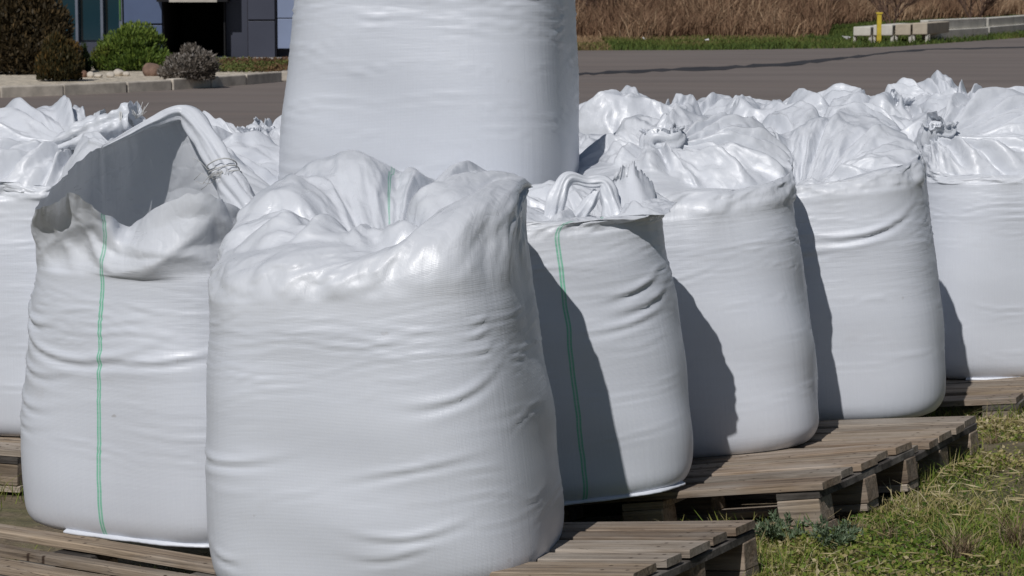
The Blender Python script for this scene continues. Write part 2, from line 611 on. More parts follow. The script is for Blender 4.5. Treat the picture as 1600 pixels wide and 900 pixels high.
def body_xy(th, z, sp):
    """outline of the filled part at height z (all arrays)"""
    h = sp['h']
    t = np.clip(z / h, 0, 1.2)
    pr = 0.955 + sp.get('belly', 0.06) * np.sin(PI * np.clip(t, 0, 1) ** 0.6) - 0.02 * np.clip(t, 0, 1)
    rb = 0.07
    q = np.clip(1 - z / rb, 0, 1)
    pr = pr - 0.075 * (1 - np.sqrt(np.clip(1 - q * q, 0, 1)))
    n = 2.75 + 1.1 * np.clip(1 - t, 0, 1)
    cx, cy = sup(th, n)
    sd_ = sp['seed']
    lump = 1 + 0.012 * np.sin(3 * th + sd_ + 2.2 * t) + 0.008 * np.sin(5 * th + 2 * sd_ - 4 * t)
    return cx * sp['a'] * pr * lump, cy * sp['b'] * pr * lump


def up_u(v, k):
    """Catmull-Rom upsampling round the ring"""
    out = []
    p0, p1, p2, p3 = np.roll(v, 1, 1), v, np.roll(v, -1, 1), np.roll(v, -2, 1)
    for i in range(k):
        t = i / k
        out.append(0.5 * (2 * p1 + (p2 - p0) * t + (2 * p0 - 5 * p1 + 4 * p2 - p3) * t * t + (3 * p1 - p0 - 3 * p2 + p3) * t ** 3))
    return np.stack(out, 2).reshape(v.shape[0], v.shape[1] * k, -1)


def up_v(v, k):
    p = np.concatenate([2 * v[:1] - v[1:2], v, 2 * v[-1:] - v[-2:-1]])
    p0, p1, p2, p3 = p[:-3], p[1:-2], p[2:-1], p[3:]
    out = []
    for i in range(k):
        t = i / k
        out.append(0.5 * (2 * p1 + (p2 - p0) * t + (2 * p0 - 5 * p1 + 4 * p2 - p3) * t * t + (3 * p1 - p0 - 3 * p2 + p3) * t ** 3))
    o = np.stack(out, 1).reshape(-1, *v.shape[1:])
    return np.concatenate([o, v[-1:]])


def grid_normals(V):
    du = np.roll(V, -1, 1) - np.roll(V, 1, 1)
    dv = np.gradient(V, axis=0)
    n = np.cross(du, dv)
    return n / (np.linalg.norm(n, axis=2)[..., None] + 1e-9)


def creases(s, z, per, rng, n, zlo, zhi, amp, lmin=0.08, lmax=0.35, extra=()):
    """horizontal pinched wrinkles: s metres round the bag, z metres up"""
    out = np.zeros_like(s)
    L = [(rng.rand() * per, zlo + (zhi - zlo) * rng.rand() ** 0.7, rng.uniform(lmin, lmax), rng.uniform(0.004, 0.009),
          amp * rng.uniform(0.25, 1.0), rng.uniform(-0.12, 0.12), rng.uniform(-0.25, 0.25)) for _ in range(n)]
    L += [(q[0], q[1], q[2], q[3] * 1.1, q[4] * 0.6, q[5], q[6]) for q in extra]
    for (s0, z0, ln, w, am, sl_, cv) in L:
        ds = (s - s0 + per / 2) % per - per / 2
        m = np.abs(ds) < ln * 1.6
        d = ds[m]
        dz_ = z[m] - (z0 + sl_ * d + cv * d * d / max(ln, 0.1))
        env = np.exp(-(d / (ln * 0.55)) ** 2)
        wv = w * (0.8 + 0.5 * np.abs(d) / ln)
        out[m] += am * env * (np.exp(-((dz_ - wv) / wv) ** 2) - 0.9 * np.exp(-(dz_ / (wv * 0.8)) ** 2) + 0.35 * np.exp(-((dz_ + 1.6 * wv) / (wv * 1.3)) ** 2))
    return out


def shell_geometry(sp, sim, ku=2, kv=3, dzb=0.0095, ncr=110, amp=0.0032, extra=()):
    v0 = sim['v']
    if sim.get('soft', True):
        bl = (np.roll(v0, 1, 1) + np.roll(v0, -1, 1)) * 0.25 + v0 * 0.5
        bl[1:-1] = bl[:-2] * 0.25 + bl[1:-1] * 0.5 + bl[2:] * 0.25
        wt = np.clip((np.arange(len(v0)) - sim['nb']) / 4.0, 0, 1)[:, None, None]
        wt[-4:] = 0
        v0 = v0 + 0.8 * wt * (v0 - bl)
    v = up_u(v0, ku)
    v = up_v(v, kv)
    nu = v.shape[1]
    zl = np.arange(0, sim['z0'] - dzb * 0.5, dzb)
    th = np.arange(nu) / nu * 2 * PI
    TH, ZZ = np.meshgrid(th, zl)
    bx, by = body_xy(TH, ZZ, sp)
    low = np.stack([bx, by, ZZ], 2)
    rows_up = sim['z0'] + np.arange(v.shape[0]) * sim['dz'] / kv
    V = np.concatenate([low, v])
    hz = np.r_[zl, rows_up]
    # arc length in metres along the outline at mid height
    mx, my = body_xy(th, np.full(nu, sp['h'] * 0.5), sp)
    seg = np.hypot(np.roll(mx, -1) - mx, np.roll(my, -1) - my)
    s = np.r_[0, np.cumsum(seg)[:-1]]
    per = seg.sum()
    S, Zg = np.meshgrid(s, hz)
    rng = np.random.RandomState(sp['seed'] + 50)
    h = sp['h']
    disp = creases(S, Zg, per, rng, ncr, 0.12 * h, h * 1.02, amp, extra=extra)
    disp += creases(S, Zg, per, rng, ncr // 2, 0.70 * h, h * 1.0, amp * 1.3)
    fade = np.clip((h + 0.05 - Zg) / 0.12, 0, 1) * np.clip(Zg / 0.06, 0, 1)
    # slow swells: the filling settles in tiers
    sw = np.zeros_like(S)
    for k in range(7):
        sw += 0.0012 * np.sin(2 * PI * (S / per) * rng.randint(1, 6) + Zg * rng.uniform(8, 26) + rng.rand() * 6.28)
    nrm = grid_normals(V)
    V = V + nrm * ((disp + sw) * fade)[..., None]
    return V, S, Zg, per


def shell_object(name, G, mat, parent, flat_bottom=True):
    V, S, Zg, per = G
    nr, nu = V.shape[:2]
    # duplicate the seam column so that the UVs do not wrap
    V2 = np.concatenate([V, V[:, :1]], 1)
    S2 = np.concatenate([S, np.full((nr, 1), per)], 1)
    Z2 = np.concatenate([Zg, Zg[:, :1]], 1)
    m = nu + 1
    i, j = np.meshgrid(np.arange(nr - 1), np.arange(nu), indexing='ij')
    a = (i * m + j).ravel()
    Q = np.c_[a, a + 1, a + m + 1, a + m]
    VV = V2.reshape(-1, 3)
    UV = np.c_[S2.ravel(), Z2.ravel()]
    # bottom
    c = len(VV)
    inner = V2[0] * np.array([0.5, 0.5, 1])
    VV = np.concatenate([VV, inner])
    UV = np.concatenate([UV, np.c_[S2[0], -0.2 * np.ones(m)]])
    j = np.arange(nu)
    Q = np.concatenate([Q, np.c_[c + j, c + j + 1, j + 1, j]])
    return np_mesh(name, VV, Q, mat, parent, True, UV)


def ring_cord(name, c, r, rad, mat, parent, turns=2, nrm=(0, 0, 1), rng=random):
    q = Vector((0, 0, 1)).rotation_difference(Vector(nrm))
    pts = []
    n = 16 * turns
    for i in range(n + 1):
        a = i / 16 * 2 * PI
        rr = r * (1 + 0.08 * math.sin(3 * a + turns))
        pts.append(Vector(c) + q @ Vector((rr * math.cos(a), rr * math.sin(a), (i / n - 0.5) * 0.035)))
    mb = MB()
    mb.tube(pts, rad, 6)
    # loose ends
    for sgn in (-1, 1):
        p = pts[-1] if sgn > 0 else pts[0]
        e = [p, p + Vector((0.03 * sgn, -0.03, 0.01)), p + Vector((0.07 * sgn, -0.05, -0.03)), p + Vector((0.08 * sgn, -0.06, -0.07))]
        mb.tube(e, rad * 0.9, 6)
    return mb.build(name, mat, parent, True)


SPECS = {}
SIMS = {}


def tri(x):
    """sharp ridged wave, -1..1"""
    return 1 - 2 * np.abs((x % 1) * 2 - 1)


def open_bag(sp, loc, yaw, scale):
    """the torn bag: a stiff collar standing above the filling with a ragged rim"""
    M = Matrix.Translation(loc) @ Matrix.Rotation(yaw, 4, 'Z') @ Matrix.Diagonal((*scale, 1))
    Mi = M.inverted()
    rim = [(0, 415, 352, 7.92), (25, 402, 322, 8.06), (50, 362, 268, 8.28), (75, 318, 205, 8.40), (100, 288, 176, 8.43), (125, 240, 190, 8.38), (150, 190, 216, 8.30),
           (172, 140, 238, 8.22), (188, 112, 262, 8.12), (206, 76, 300, 8.00), (222, 50, 330, 7.86), (236, 84, 318, 7.78), (250, 112, 298, 7.76), (262, 140, 322, 7.74),
           (274, 172, 340, 7.78), (284, 205, 356, 7.90), (294, 232, 330, 7.74), (308, 285, 304, 7.66), (322, 330, 302, 7.64), (338, 368, 322, 7.70), (350, 398, 345, 7.80)]
    nu = 140
    th = np.arange(nu) / nu * 2 * PI
    ang = np.array([q[0] for q in rim] + [360.0])
    pts = np.array([list(Mi @ atY(q[1], q[2], q[3])) for q in rim])
    pts = np.concatenate([pts, pts[:1]])
    T = np.array([np.interp(np.degrees(th), ang, pts[:, k]) for k in range(3)]).T
    for _ in range(2):
        T = 0.5 * T + 0.25 * (np.roll(T, 1, 0) + np.roll(T, -1, 0))
    rng = np.random.RandomState(4)
    T += rng.randn(nu, 3) * 0.0025
    dz = 0.0235
    h, z0 = sp['h'], sp['h'] - 0.2
    nb = int(round((h - z0) / dz)) + 1
    ns = 20
    V = []
    hx, hy = body_xy(th, np.full(nu, h), sp)
    for i in range(nb):
        bx, by = body_xy(th, np.full(nu, min(z0 + i * dz, h)), sp)
        V.append(np.c_[bx, by, np.full(nu, z0 + i * dz)])
    top = V[-1]
    # tangent leaving the filling upwards, then bending to the rim
    L = np.linalg.norm(T - top, axis=1)[:, None]
    P1 = top + np.array([0, 0, 1.0]) * L * 0.45
    rr = np.hypot(hx, hy)
    out = np.c_[hx / rr, hy / rr, np.zeros(nu)]
    front = np.clip(-np.sin(th - 0.2), 0, 1)
    for i in range(1, ns + 1):
        t = i / ns
        e = (1 - t) ** 2 * top + 2 * t * (1 - t) * P1 + t * t * T
        # broad stiff folds, sharp at their ridges
        f1 = 1 - 2 * np.abs((th * 7 / (2 * PI) + 0.35 * np.sin(2 * th) + 0.15 * t) % 1 * 2 - 1)
        f2 = 1 - 2 * np.abs((th * 4 / (2 * PI) + 0.3 - 0.35 * t) % 1 * 2 - 1)
        amp = math.sin(t * PI) ** 0.8
        fcg = np.maximum(tri(th * 13 / (2 * PI) + 0.4 * np.sin(3 * th) + 1.5 * t), tri(th * 10 / (2 * PI) + 0.4 * np.sin(2 * th) - 1.3 * t)) - 0.4
        e = e + out * (((0.014 * f1 + 0.018 * f2) * amp * (0.25 + front) + 0.009 * fcg * amp * (0.3 + front)))[:, None]
        e[:, 2] -= 0.012 * f2 * amp * front
        V.append(e)
    V = np.array(V)
    return dict(v=V, nb=nb, dz=dz, z0=z0, lenf=np.ones(nu), soft=False)


def collar_bag(sp, M, rim, hole, seed, n_out=9, n_in=11, a_out=0.016, a_in=0.028, puff=0.05, local=False, knot=False, facet=0.0085):
    """loose collar that stands up to a crest and then folds in, pleated, towards a sunken hole"""
    Mi = M.inverted() if M else None
    nu = 140
    th = np.arange(nu) / nu * 2 * PI
    rim = sorted(rim)
    ang = np.array([rim[-1][0] - 360.0] + [q[0] for q in rim] + [rim[0][0] + 360.0])
    pts = np.array([q[1:] if local else list(Mi @ atY(q[1], q[2], q[3])) for q in rim], float)
    pts = np.concatenate([pts[-1:], pts, pts[:1]])
    T = np.array([np.interp(np.degrees(th), ang, pts[:, k]) for k in range(3)]).T
    T = 0.6 * T + 0.2 * (np.roll(T, 1, 0) + np.roll(T, -1, 0))
    Hc = np.array(hole if local else list(Mi @ atY(*hole)), float)
    rng = np.random.RandomState(seed)
    ph = rng.rand(8) * 6.28
    T += 0.004 * np.c_[np.sin(13 * th + ph[0]), np.sin(11 * th + ph[1]), np.sin(9 * th + ph[2]) * 1.5]
    dz = 0.0235
    h, z0 = sp['h'], sp['h'] - 0.2
    nb = int(round((h - z0) / dz)) + 1
    V = []
    for i in range(nb):
        bx, by = body_xy(th, np.full(nu, min(z0 + i * dz, h)), sp)
        V.append(np.c_[bx, by, np.full(nu, z0 + i * dz)])
    top = V[-1].copy()
    rr = np.hypot(top[:, 0], top[:, 1])
    out = np.c_[top[:, 0] / rr, top[:, 1] / rr, np.zeros(nu)]
    L = np.linalg.norm(T - top, axis=1)[:, None]
    P1 = top + np.array([0, 0, 1.0]) * L * 0.5
    w1 = th / (2 * PI) * n_out + 0.25 * np.sin(2 * th + ph[3]) + 0.2 * np.sin(5 * th + ph[4])
    w2 = th / (2 * PI) * (n_out // 2 + 1) + 0.3 * np.sin(3 * th + ph[5])
    w4 = th / (2 * PI) * 13 + 0.4 * np.sin(3 * th + ph[1]) + 0.2 * np.sin(8 * th + ph[2])
    w5 = th / (2 * PI) * 11 + 0.4 * np.sin(2 * th + ph[4]) + 0.2 * np.sin(7 * th + ph[0])
    for i in range(1, nb):                       # folds die out downwards over the filling
        q = (i / (nb - 1)) ** 2
        V[i] = V[i] + out * (0.35 * a_out * tri(w1) * q)[:, None]
    no = 14
    for i in range(1, no + 1):
        t = i / no
        e = (1 - t) ** 2 * top + 2 * t * (1 - t) * P1 + t * t * T
        f = tri(w1 + 0.12 * t) * (1 - 0.4 * t) + 0.7 * tri(w2 - 0.5 * t)
        am = a_out * (0.35 + 0.65 * math.sin(t * PI) ** 0.7) * (1 - t * 0.5)
        fc = np.maximum(tri(w4 + 1.3 * t), tri(w5 - 1.1 * t)) + 0.5 * np.maximum(tri(w4 * 2.1 - 1.9 * t), tri(w5 * 1.7 + 2.3 * t))
        e = e + out * (am * f + facet * (fc - 0.5) * min(1, t * 3))[:, None]
        V.append(e)
    crest = V[-1]
    ni = 22
    w3 = th / (2 * PI) * n_in + 0.3 * np.sin(2 * th + ph[6]) + 0.15 * np.sin(7 * th + ph[7])
    hr = 0.045
    Hr = Hc + np.c_[out[:, 0] * hr, out[:, 1] * hr, -0.02 + 0.0 * th]
    dist = np.linalg.norm(crest - Hr, axis=1)
    for i in range(1, ni + 1):
        t = i / ni
        e = crest * (1 - t) + Hr * t
        e[:, 2] += puff * np.minimum(1, dist / 0.35) * math.sin(min(1, t * 1.25) * PI) ** 0.9
        f = tri(w3 + 0.25 * t) + 0.5 * tri(w3 * 1.7 - 0.6 * t)
        env = math.sin(min(1, t * 1.05) * PI) ** 0.6 if t < 0.95 else 0.25
        e[:, 2] += a_in * f * env * np.minimum(1, dist / 0.3)
        fc = np.maximum(tri(w4 * 0.8 + 1.9 * t), tri(w5 * 0.8 - 1.6 * t)) + 0.5 * np.maximum(tri(w4 * 1.5 - 2.9 * t), tri(w5 * 1.3 + 3.3 * t))
        e[:, 2] += facet * 1.4 * (fc - 0.5) * env * np.minimum(1, dist / 0.3)
        e += out * (0.35 * a_in * f * env)[:, None]
        V.append(e)
    for i in range(1, 4):                        # the pleated end disappears down the hole, or gathers up into the knot
        if knot:
            g = 1 + 0.25 * i + 0.25 * tri(w3 * 2)
            V.append(Hc + np.c_[out[:, 0] * hr * g * (0.6 + 0.1 * i), out[:, 1] * hr * g * (0.6 + 0.1 * i), -0.02 + 0.018 * i + 0.006 * tri(w3 * 3)])
        else:
            V.append(Hc + np.c_[out[:, 0] * hr * (1 - 0.1 * i), out[:, 1] * hr * (1 - 0.1 * i), -0.02 - 0.02 * i + 0.0 * th])
    V = np.array(V)
    V[nb:] += rng.randn(*V[nb:].shape) * 0.0008
    return dict(v=V, nb=nb, dz=dz, z0=z0, lenf=np.ones(nu), soft=False)


def auto_collar(sp, seed, hole, knot=False, rise=0.26, **kw):
    rng = np.random.RandomState(seed)
    rim = []
    n = 13
    for k in range(n):
        d = 360.0 * k / n + rng.uniform(-9, 9)
        t = math.radians(d)
        x, y = body_xy(np.array([t]), np.array([sp['h']]), sp)
        q = rng.uniform(0.70, 0.90)
        rim.append((d % 360, float(x[0]) * q, float(y[0]) * q, sp['h'] + rise * rng.uniform(0.55, 1.25)))
    return collar_bag(sp, None, rim, hole, seed, local=True, knot=knot, **kw)


FRONT = dict(seed=102, a=0.475, b=0.44, h=0.77, belly=0.05, off=(0, 0), neckz=0)
FRONT_LOC, FRONT_YAW, FRONT_ROLL, FRONT_SC = (-0.322, 7.29, 0.175), R(-14), R(4.5), (0.955, 0.96, 1.0)
FRONT_RIM = [(205, 350, 402, 7.30), (220, 392, 386, 7.19), (240, 495, 378, 7.10), (255, 557, 386, 7.06), (268, 609, 396, 7.04), (284, 681, 368, 7.05), (296, 712, 312, 7.14), (312, 768, 286, 7.32),
             (332, 818, 278, 7.42), (350, 834, 292, 7.56), (12, 828, 290, 7.72), (40, 770, 276, 7.95), (62, 700, 285, 8.0), (80, 640, 276, 8.0), (100, 565, 248, 8.0), (116, 500, 250, 7.95), (140, 432, 290, 7.8),
             (165, 372, 335, 7.55), (185, 347, 378, 7.4)]

OPEN = dict(seed=90, a=0.42, b=0.40, h=0.74, belly=0.05)
OPEN_LOC, OPEN_YAW, OPEN_SC = (-1.0, 8.10, 0.148), R(-32), (1.04, 1.0, 1.03)

SPECS['open'] = OPEN
SPECS['front'] = FRONT
_M = Matrix.Translation(FRONT_LOC) @ Matrix.Rotation(FRONT_YAW, 4, 'Z') @ Matrix.Rotation(-FRONT_ROLL, 4, 'Y') @ Matrix.Diagonal((*FRONT_SC, 1))
SIMS['front'] = collar_bag(FRONT, _M, FRONT_RIM, (598, 386, 7.36), 5, n_out=9, a_out=0.012, puff=0.075, facet=0.0075)
SPECS['sunken'] = dict(seed=34, a=0.455, b=0.43, h=0.80, off=(0, 0), neckz=0)
SPECS['knotted'] = dict(seed=16, a=0.455, b=0.43, h=0.80, off=(0, 0), neckz=0)
_rim = [(180, 1125, 255, 10.1), (210, 1150, 270, 9.9), (235, 1215, 290, 9.84), (255, 1262, 303, 9.80), (270, 1300, 298, 9.80), (290, 1350, 282, 9.82), (310, 1408, 258, 9.88), (335, 1436, 246, 10.02),
        (0, 1432, 232, 10.15), (25, 1408, 205, 10.32), (50, 1370, 186, 10.42), (75, 1320, 178, 10.45), (100, 1270, 190, 10.45), (130, 1200, 215, 10.35), (155, 1150, 240, 10.25)]
D_LOC, D_YAW, D_ROLL, D_SC = (1.18, 10.08, 0.165), R(-10), R(4), (1.02, 1, 1.03)
_M = Matrix.Translation(D_LOC) @ Matrix.Rotation(D_YAW, 4, 'Z') @ Matrix.Rotation(-D_ROLL, 4, 'Y') @ Matrix.Diagonal((*D_SC, 1))
SIMS['sunken'] = collar_bag(SPECS['sunken'], _M, _rim, (1250, 287, 10.0), 8, n_out=8, n_in=9, a_out=0.018, a_in=0.026)
_rim = [(180, 935, 250, 9.42), (205, 962, 262, 9.22), (225, 1012, 264, 9.12), (250, 1062, 284, 9.10), (270, 1120, 298, 9.09), (290, 1180, 302, 9.10), (315, 1228, 286, 9.20), (340, 1240, 262, 9.35),
        (5, 1234, 240, 9.48), (30, 1212, 212, 9.6), (55, 1168, 192, 9.70), (80, 1110, 182, 9.72), (100, 1050, 184, 9.72), (125, 990, 192, 9.68), (150, 935, 218, 9.55)]
C_LOC, C_YAW, C_ROLL, C_SC = (0.62, 9.33, 0.172), R(-6), R(5.5), (1.03, 1, 1.0)
_M = Matrix.Translation(C_LOC) @ Matrix.Rotation(C_YAW, 4, 'Z') @ Matrix.Rotation(-C_ROLL, 4, 'Y') @ Matrix.Diagonal((*C_SC, 1))
SIMS['knotted'] = collar_bag(SPECS['knotted'], _M, _rim, (1036, 216, 9.38), 12, n_out=9, n_in=13, a_out=0.018, a_in=0.030, puff=0.04, knot=True)
SPECS['stripe_side'] = dict(seed=12, a=0.44, b=0.41, h=0.80, off=(0, 0), neckz=0)
_rim = [(180, 690, 320, 8.4), (205, 740, 345, 8.22), (230, 820, 354, 8.15), (255, 880, 354, 8.12), (275, 935, 350, 8.12), (295, 1000, 345, 8.13), (315, 1040, 332, 8.18), (335, 1058, 320, 8.28),
        (0, 1050, 316, 8.45), (30, 1018, 300, 8.62), (60, 960, 290, 8.70), (90, 880, 288, 8.72), (120, 800, 292, 8.7), (150, 730, 300, 8.58)]
B_LOC, B_YAW, B_ROLL, B_SC = (0.13, 8.45, 0.19), R(3), R(6), (1.02, 1.0, 1.0)
_M = Matrix.Translation(B_LOC) @ Matrix.Rotation(B_YAW, 4, 'Z') @ Matrix.Rotation(-B_ROLL, 4, 'Y') @ Matrix.Diagonal((*B_SC, 1))
SIMS['stripe_side'] = collar_bag(SPECS['stripe_side'], _M, _rim, (925, 338, 8.42), 31, n_out=7, n_in=9, a_out=0.014, a_in=0.024, puff=0.03)
SPECS['left_end'] = dict(seed=56, a=0.48, b=0.44, h=0.84, off=(0, 0), neckz=0)
_rim = [(180, -150, 230, 9.9), (150, -90, 188, 10.1), (120, 0, 180, 10.2), (95, 60, 171, 10.25), (70, 118, 180, 10.25), (45, 165, 195, 10.2), (20, 190, 225, 10.05), (350, 195, 255, 9.85), (320, 160, 280, 9.66),
        (295, 110, 297, 9.57), (270, 50, 300, 9.53), (245, -20, 295, 9.55), (215, -90, 280, 9.65)]
F_LOC, F_YAW = (-1.86, 9.95, 0.148), R(-12)
SIMS['left_end'] = collar_bag(SPECS['left_end'], Matrix.Translation(F_LOC) @ Matrix.Rotation(F_YAW, 4, 'Z'), _rim, (120, 214, 9.78), 17, n_out=8, n_in=13, a_out=0.02, a_in=0.034)
SPECS['right_end'] = dict(seed=45, a=0.47, b=0.44, h=0.76, off=(0, 0), neckz=0)
_rim = [(180, 1438, 225, 11.15), (210, 1456, 260, 10.97), (235, 1492, 274, 10.90), (255, 1540, 278, 10.87), (275, 1600, 274, 10.87), (300, 1680, 265, 10.92), (330, 1755, 250, 11.02), (0, 1768, 220, 11.2),
        (40, 1735, 168, 11.45), (70, 1640, 150, 11.5), (95, 1560, 149, 11.5), (120, 1502, 158, 11.45), (145, 1458, 180, 11.36), (165, 1440, 202, 11.25)]
E_LOC = (2.14, 11.2, 0.17)
SIMS['right_end'] = collar_bag(SPECS['right_end'], Matrix.Translation(E_LOC) @ Matrix.Rotation(-R(2), 4, 'Y') @ Matrix.Diagonal((1, 1, 1.03, 1)), _rim, (1468, 206, 11.12), 29, n_out=9, n_in=13, a_out=0.016, a_in=0.028, knot=True)
for _k, _s, _h, _kn in (('plain_a', 61, (0.05, 0.02, 0.92), False), ('plain_b', 62, (-0.15, -0.06, 1.0), True), ('back_a', 63, (0.12, -0.1, 0.95), False), ('back_b', 64, (-0.05, 0.05, 1.06), True), ('back_c', 65, (0.1, 0.08, 1.0), True)):
    SPECS[_k] = dict(seed=_s, a=0.46, b=0.44, h=0.80, off=(_h[0], _h[1]), neckz=_h[2] - 0.80)
    SIMS[_k] = auto_collar(SPECS[_k], _s, _h, _kn, n_out=10, n_in=12, a_out=0.02, a_in=0.034)
SIMS['open'] = open_bag(OPEN, OPEN_LOC, OPEN_YAW, OPEN_SC)

cord_mat = simple('tie_cord', (0.62, 0.62, 0.60), 0.7, 0.15, 60)
green_cord = simple('green_tie_cord', (0.10, 0.42, 0.24), 0.7, 0.15, 60)
fill_mat = simple('granules', (0.30, 0.31, 0.29), 0.9, 0.5, 70, 0.01, 120)
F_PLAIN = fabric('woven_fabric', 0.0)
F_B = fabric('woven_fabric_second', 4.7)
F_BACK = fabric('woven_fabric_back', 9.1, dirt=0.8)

GROUP = 'white bulk bags standing in rows'


def neck_frame(sp, sim):
    """centre of the gathered neck in bag space"""
    return Vector((sp['off'][0], sp['off'][1], sp['h'] + sp['neckz']))


FILL_DROP = {'stripe_side': 0.12, 'left_end': 0.12, 'front': 0.05, 'open': 0.10}


def place_bag(key, loc, yaw, roll, label, mat, scale=(1, 1, 1), pitch=0.0, cord=None, extra=(), hi=True, geo=None, fill=True, name='bulk_bag', ncr=110, amp=0.0032):
    sp, sim = SPECS[key], SIMS[key]
    root = empty(name, loc)
    M = Matrix.Rotation(yaw, 4, 'Z') @ Matrix.Rotation(-roll, 4, 'Y') @ Matrix.Rotation(pitch, 4, 'X')
    root.rotation_euler = M.to_euler()
    root.scale = scale
    tag(root, label, 'bag', GROUP)
    if key in ('back_b', 'back_c', 'plain_b') and loc[2] == 0 and loc[0] != -0.30:
        root['source'] = key
    if geo is None:
        geo = shell_geometry(sp, sim, 2, 3 if hi else 2, 0.0095 if hi else 0.016, ncr, amp, extra)
        sh = shell_object('fabric_shell', geo, mat, root)
    else:
        sh = link('fabric_shell', geo, root)
    if fill:
        fm = MB()
        hf = sp['h'] - FILL_DROP.get(key, 0.06)
        prof = [(0.9, hf - 0.15), (0.88, hf - 0.04), (0.7, hf - 0.02), (0.4, hf - 0.01), (0.1, hf - 0.005)]
        mu = 32
        t2 = np.arange(mu) / mu * 2 * PI
        Rr = []
        for k, z in prof:
            bx, by = body_xy(t2, np.full(mu, sp['h'] - 0.1), sp)
            Rr += np.c_[bx * k * 0.97, by * k * 0.97, np.full(mu, z)].tolist()
        f = [(i * mu + j, i * mu + (j + 1) % mu, (i + 1) * mu + (j + 1) % mu, (i + 1) * mu + j) for i in range(len(prof) - 1) for j in range(mu)]
        f.append(tuple((len(prof) - 1) * mu + j for j in range(mu)))
        fm.add(Rr, f)
        fm.build('filling', fill_mat, root, True)
    if cord:
        c = neck_frame(sp, sim)
        ring_cord('tie_cord', c, cord[0], cord[1], cord[2], root, 3, cord[3] if len(cord) > 3 else (0, 0, 1))
    return root, sh


def seam_flap(root, sp, a0, a1, seed=0, w=0.011):
    """the sewn bottom seam sticking out as a thin white lip"""
    rng = random.Random(seed)
    n = 60
    th = np.linspace(a0, a1, n)
    bx, by = body_xy(th, np.full(n, 0.012), sp)
    V, F = [], []
    for i in range(n):
        nx, ny = bx[i] / math.hypot(bx[i], by[i]), by[i] / math.hypot(bx[i], by[i])
        ww = w * (0.8 + 0.25 * math.sin(i * 0.4 + seed) + 0.12 * rng.random())
        V.append((bx[i] * 0.97, by[i] * 0.97, 0.020))
        V.append((bx[i] + nx * ww, by[i] + ny * ww, 0.006 + 0.002 * rng.random()))
        V.append((bx[i] + nx * ww * 0.97, by[i] + ny * ww * 0.97, 0.002))
        V.append((bx[i] * 0.97, by[i] * 0.97, 0.002))
    for i in range(n - 1):
        for k in range(4):
            F.append((i * 4 + k, i * 4 + (k + 1) % 4, (i + 1) * 4 + (k + 1) % 4, (i + 1) * 4 + k))
    mb = MB()
    mb.add(V, F)
    return mb.build('bottom_seam', F_B, root, True)


make_ground()
make_road()

# ------------------------------------------------------------------ front bags
# crease tuple: (s metres round from the right side anticlockwise, z, length, width, depth, slope, curve)
def front_s(sp, x):
    """arc position of the front face point with local x (the front is at angle -90 degrees)"""
    th = np.arange(224) / 224 * 2 * PI
    mx, my = body_xy(th, np.full(224, sp['h'] * 0.5), sp)
    seg = np.hypot(np.roll(mx, -1) - mx, np.roll(my, -1) - my)
    s = np.r_[0, np.cumsum(seg)[:-1]]
    m = my < 0
    i = np.argmin(np.where(m, np.abs(mx - x), 9))
    return s[i]


sp = SPECS['front']
ex = [(front_s(sp, -0.36), 0.36, 0.28, 0.012, 0.013, -0.03, 0.1), (front_s(sp, 0.33), 0.50, 0.20, 0.014, 0.014, 0.22, 0.2),
      (front_s(sp, 0.2), 0.33, 0.25, 0.011, 0.010, 0.12, 0.0), (front_s(sp, 0.18), 0.15, 0.22, 0.012, 0.012, 0.05, 0.2),
      (front_s(sp, 0.12), 0.10, 0.16, 0.011, 0.009, 0.08, 0.2), (front_s(sp, -0.36), 0.10, 0.08, 0.012, 0.012, -0.2, 0.1),
      (front_s(sp, 0.41), 0.69, 0.05, 0.010, 0.009, 0.15, 0.1), (front_s(sp, 0.40), 0.655, 0.07, 0.009, 0.008, 0.1, 0.1), (front_s(sp, 0.42), 0.62, 0.05, 0.009, 0.007, 0.1, 0.1)]
_th = np.arange(224) / 224 * 2 * PI
_mx, _my = body_xy(_th, np.full(224, sp['h'] * 0.5), sp)
_sg = np.r_[0, np.cumsum(np.hypot(np.roll(_mx, -1) - _mx, np.roll(_my, -1) - _my))[:-1]]
FS_A = fabric('woven_fabric_green_line_rear', 1.4, stripe=float(_sg[54]))
A, _ = place_bag('front', FRONT_LOC, FRONT_YAW, FRONT_ROLL, 'largest white bulk bag, nearest in the photo, its top folded into a sunken middle', FS_A, FRONT_SC, extra=ex)

sp = SPECS['stripe_side']
FS_B = fabric('woven_fabric_green_line', 2.2, stripe=front_s(sp, 0.07))
ex = [(front_s(sp, 0.30), 0.62, 0.16, 0.013, 0.014, 0.2, 0.1), (front_s(sp, 0.33), 0.57, 0.16, 0.013, 0.013, 0.2, 0.1), (front_s(sp, 0.25), 0.52, 0.2, 0.012, 0.011, 0.12, 0.1)]
B, _ = place_bag('stripe_side', B_LOC, B_YAW, B_ROLL, 'slim white bulk bag with a green line and a twisted fabric loop on top', FS_B, B_SC, extra=ex)
seam_flap(B, sp, R(250), R(322), 2, 0.012)

C_, _ = place_bag('knotted', C_LOC, C_YAW, C_ROLL, 'white bulk bag with a tall puffed knot, partly shaded by the raised bag', F_B, C_SC)

D_, _ = place_bag('sunken', D_LOC, D_YAW, D_ROLL, 'white bulk bag with a deep shoulder crease, left of the rightmost front bag', F_PLAIN, D_SC,
                  extra=[(front_s(SPECS['sunken'], 0.22), 0.66, 0.3, 0.014, 0.02, 0.16, 0.2), (front_s(SPECS['sunken'], -0.1), 0.60, 0.25, 0.012, 0.012, -0.02, 0.1)])

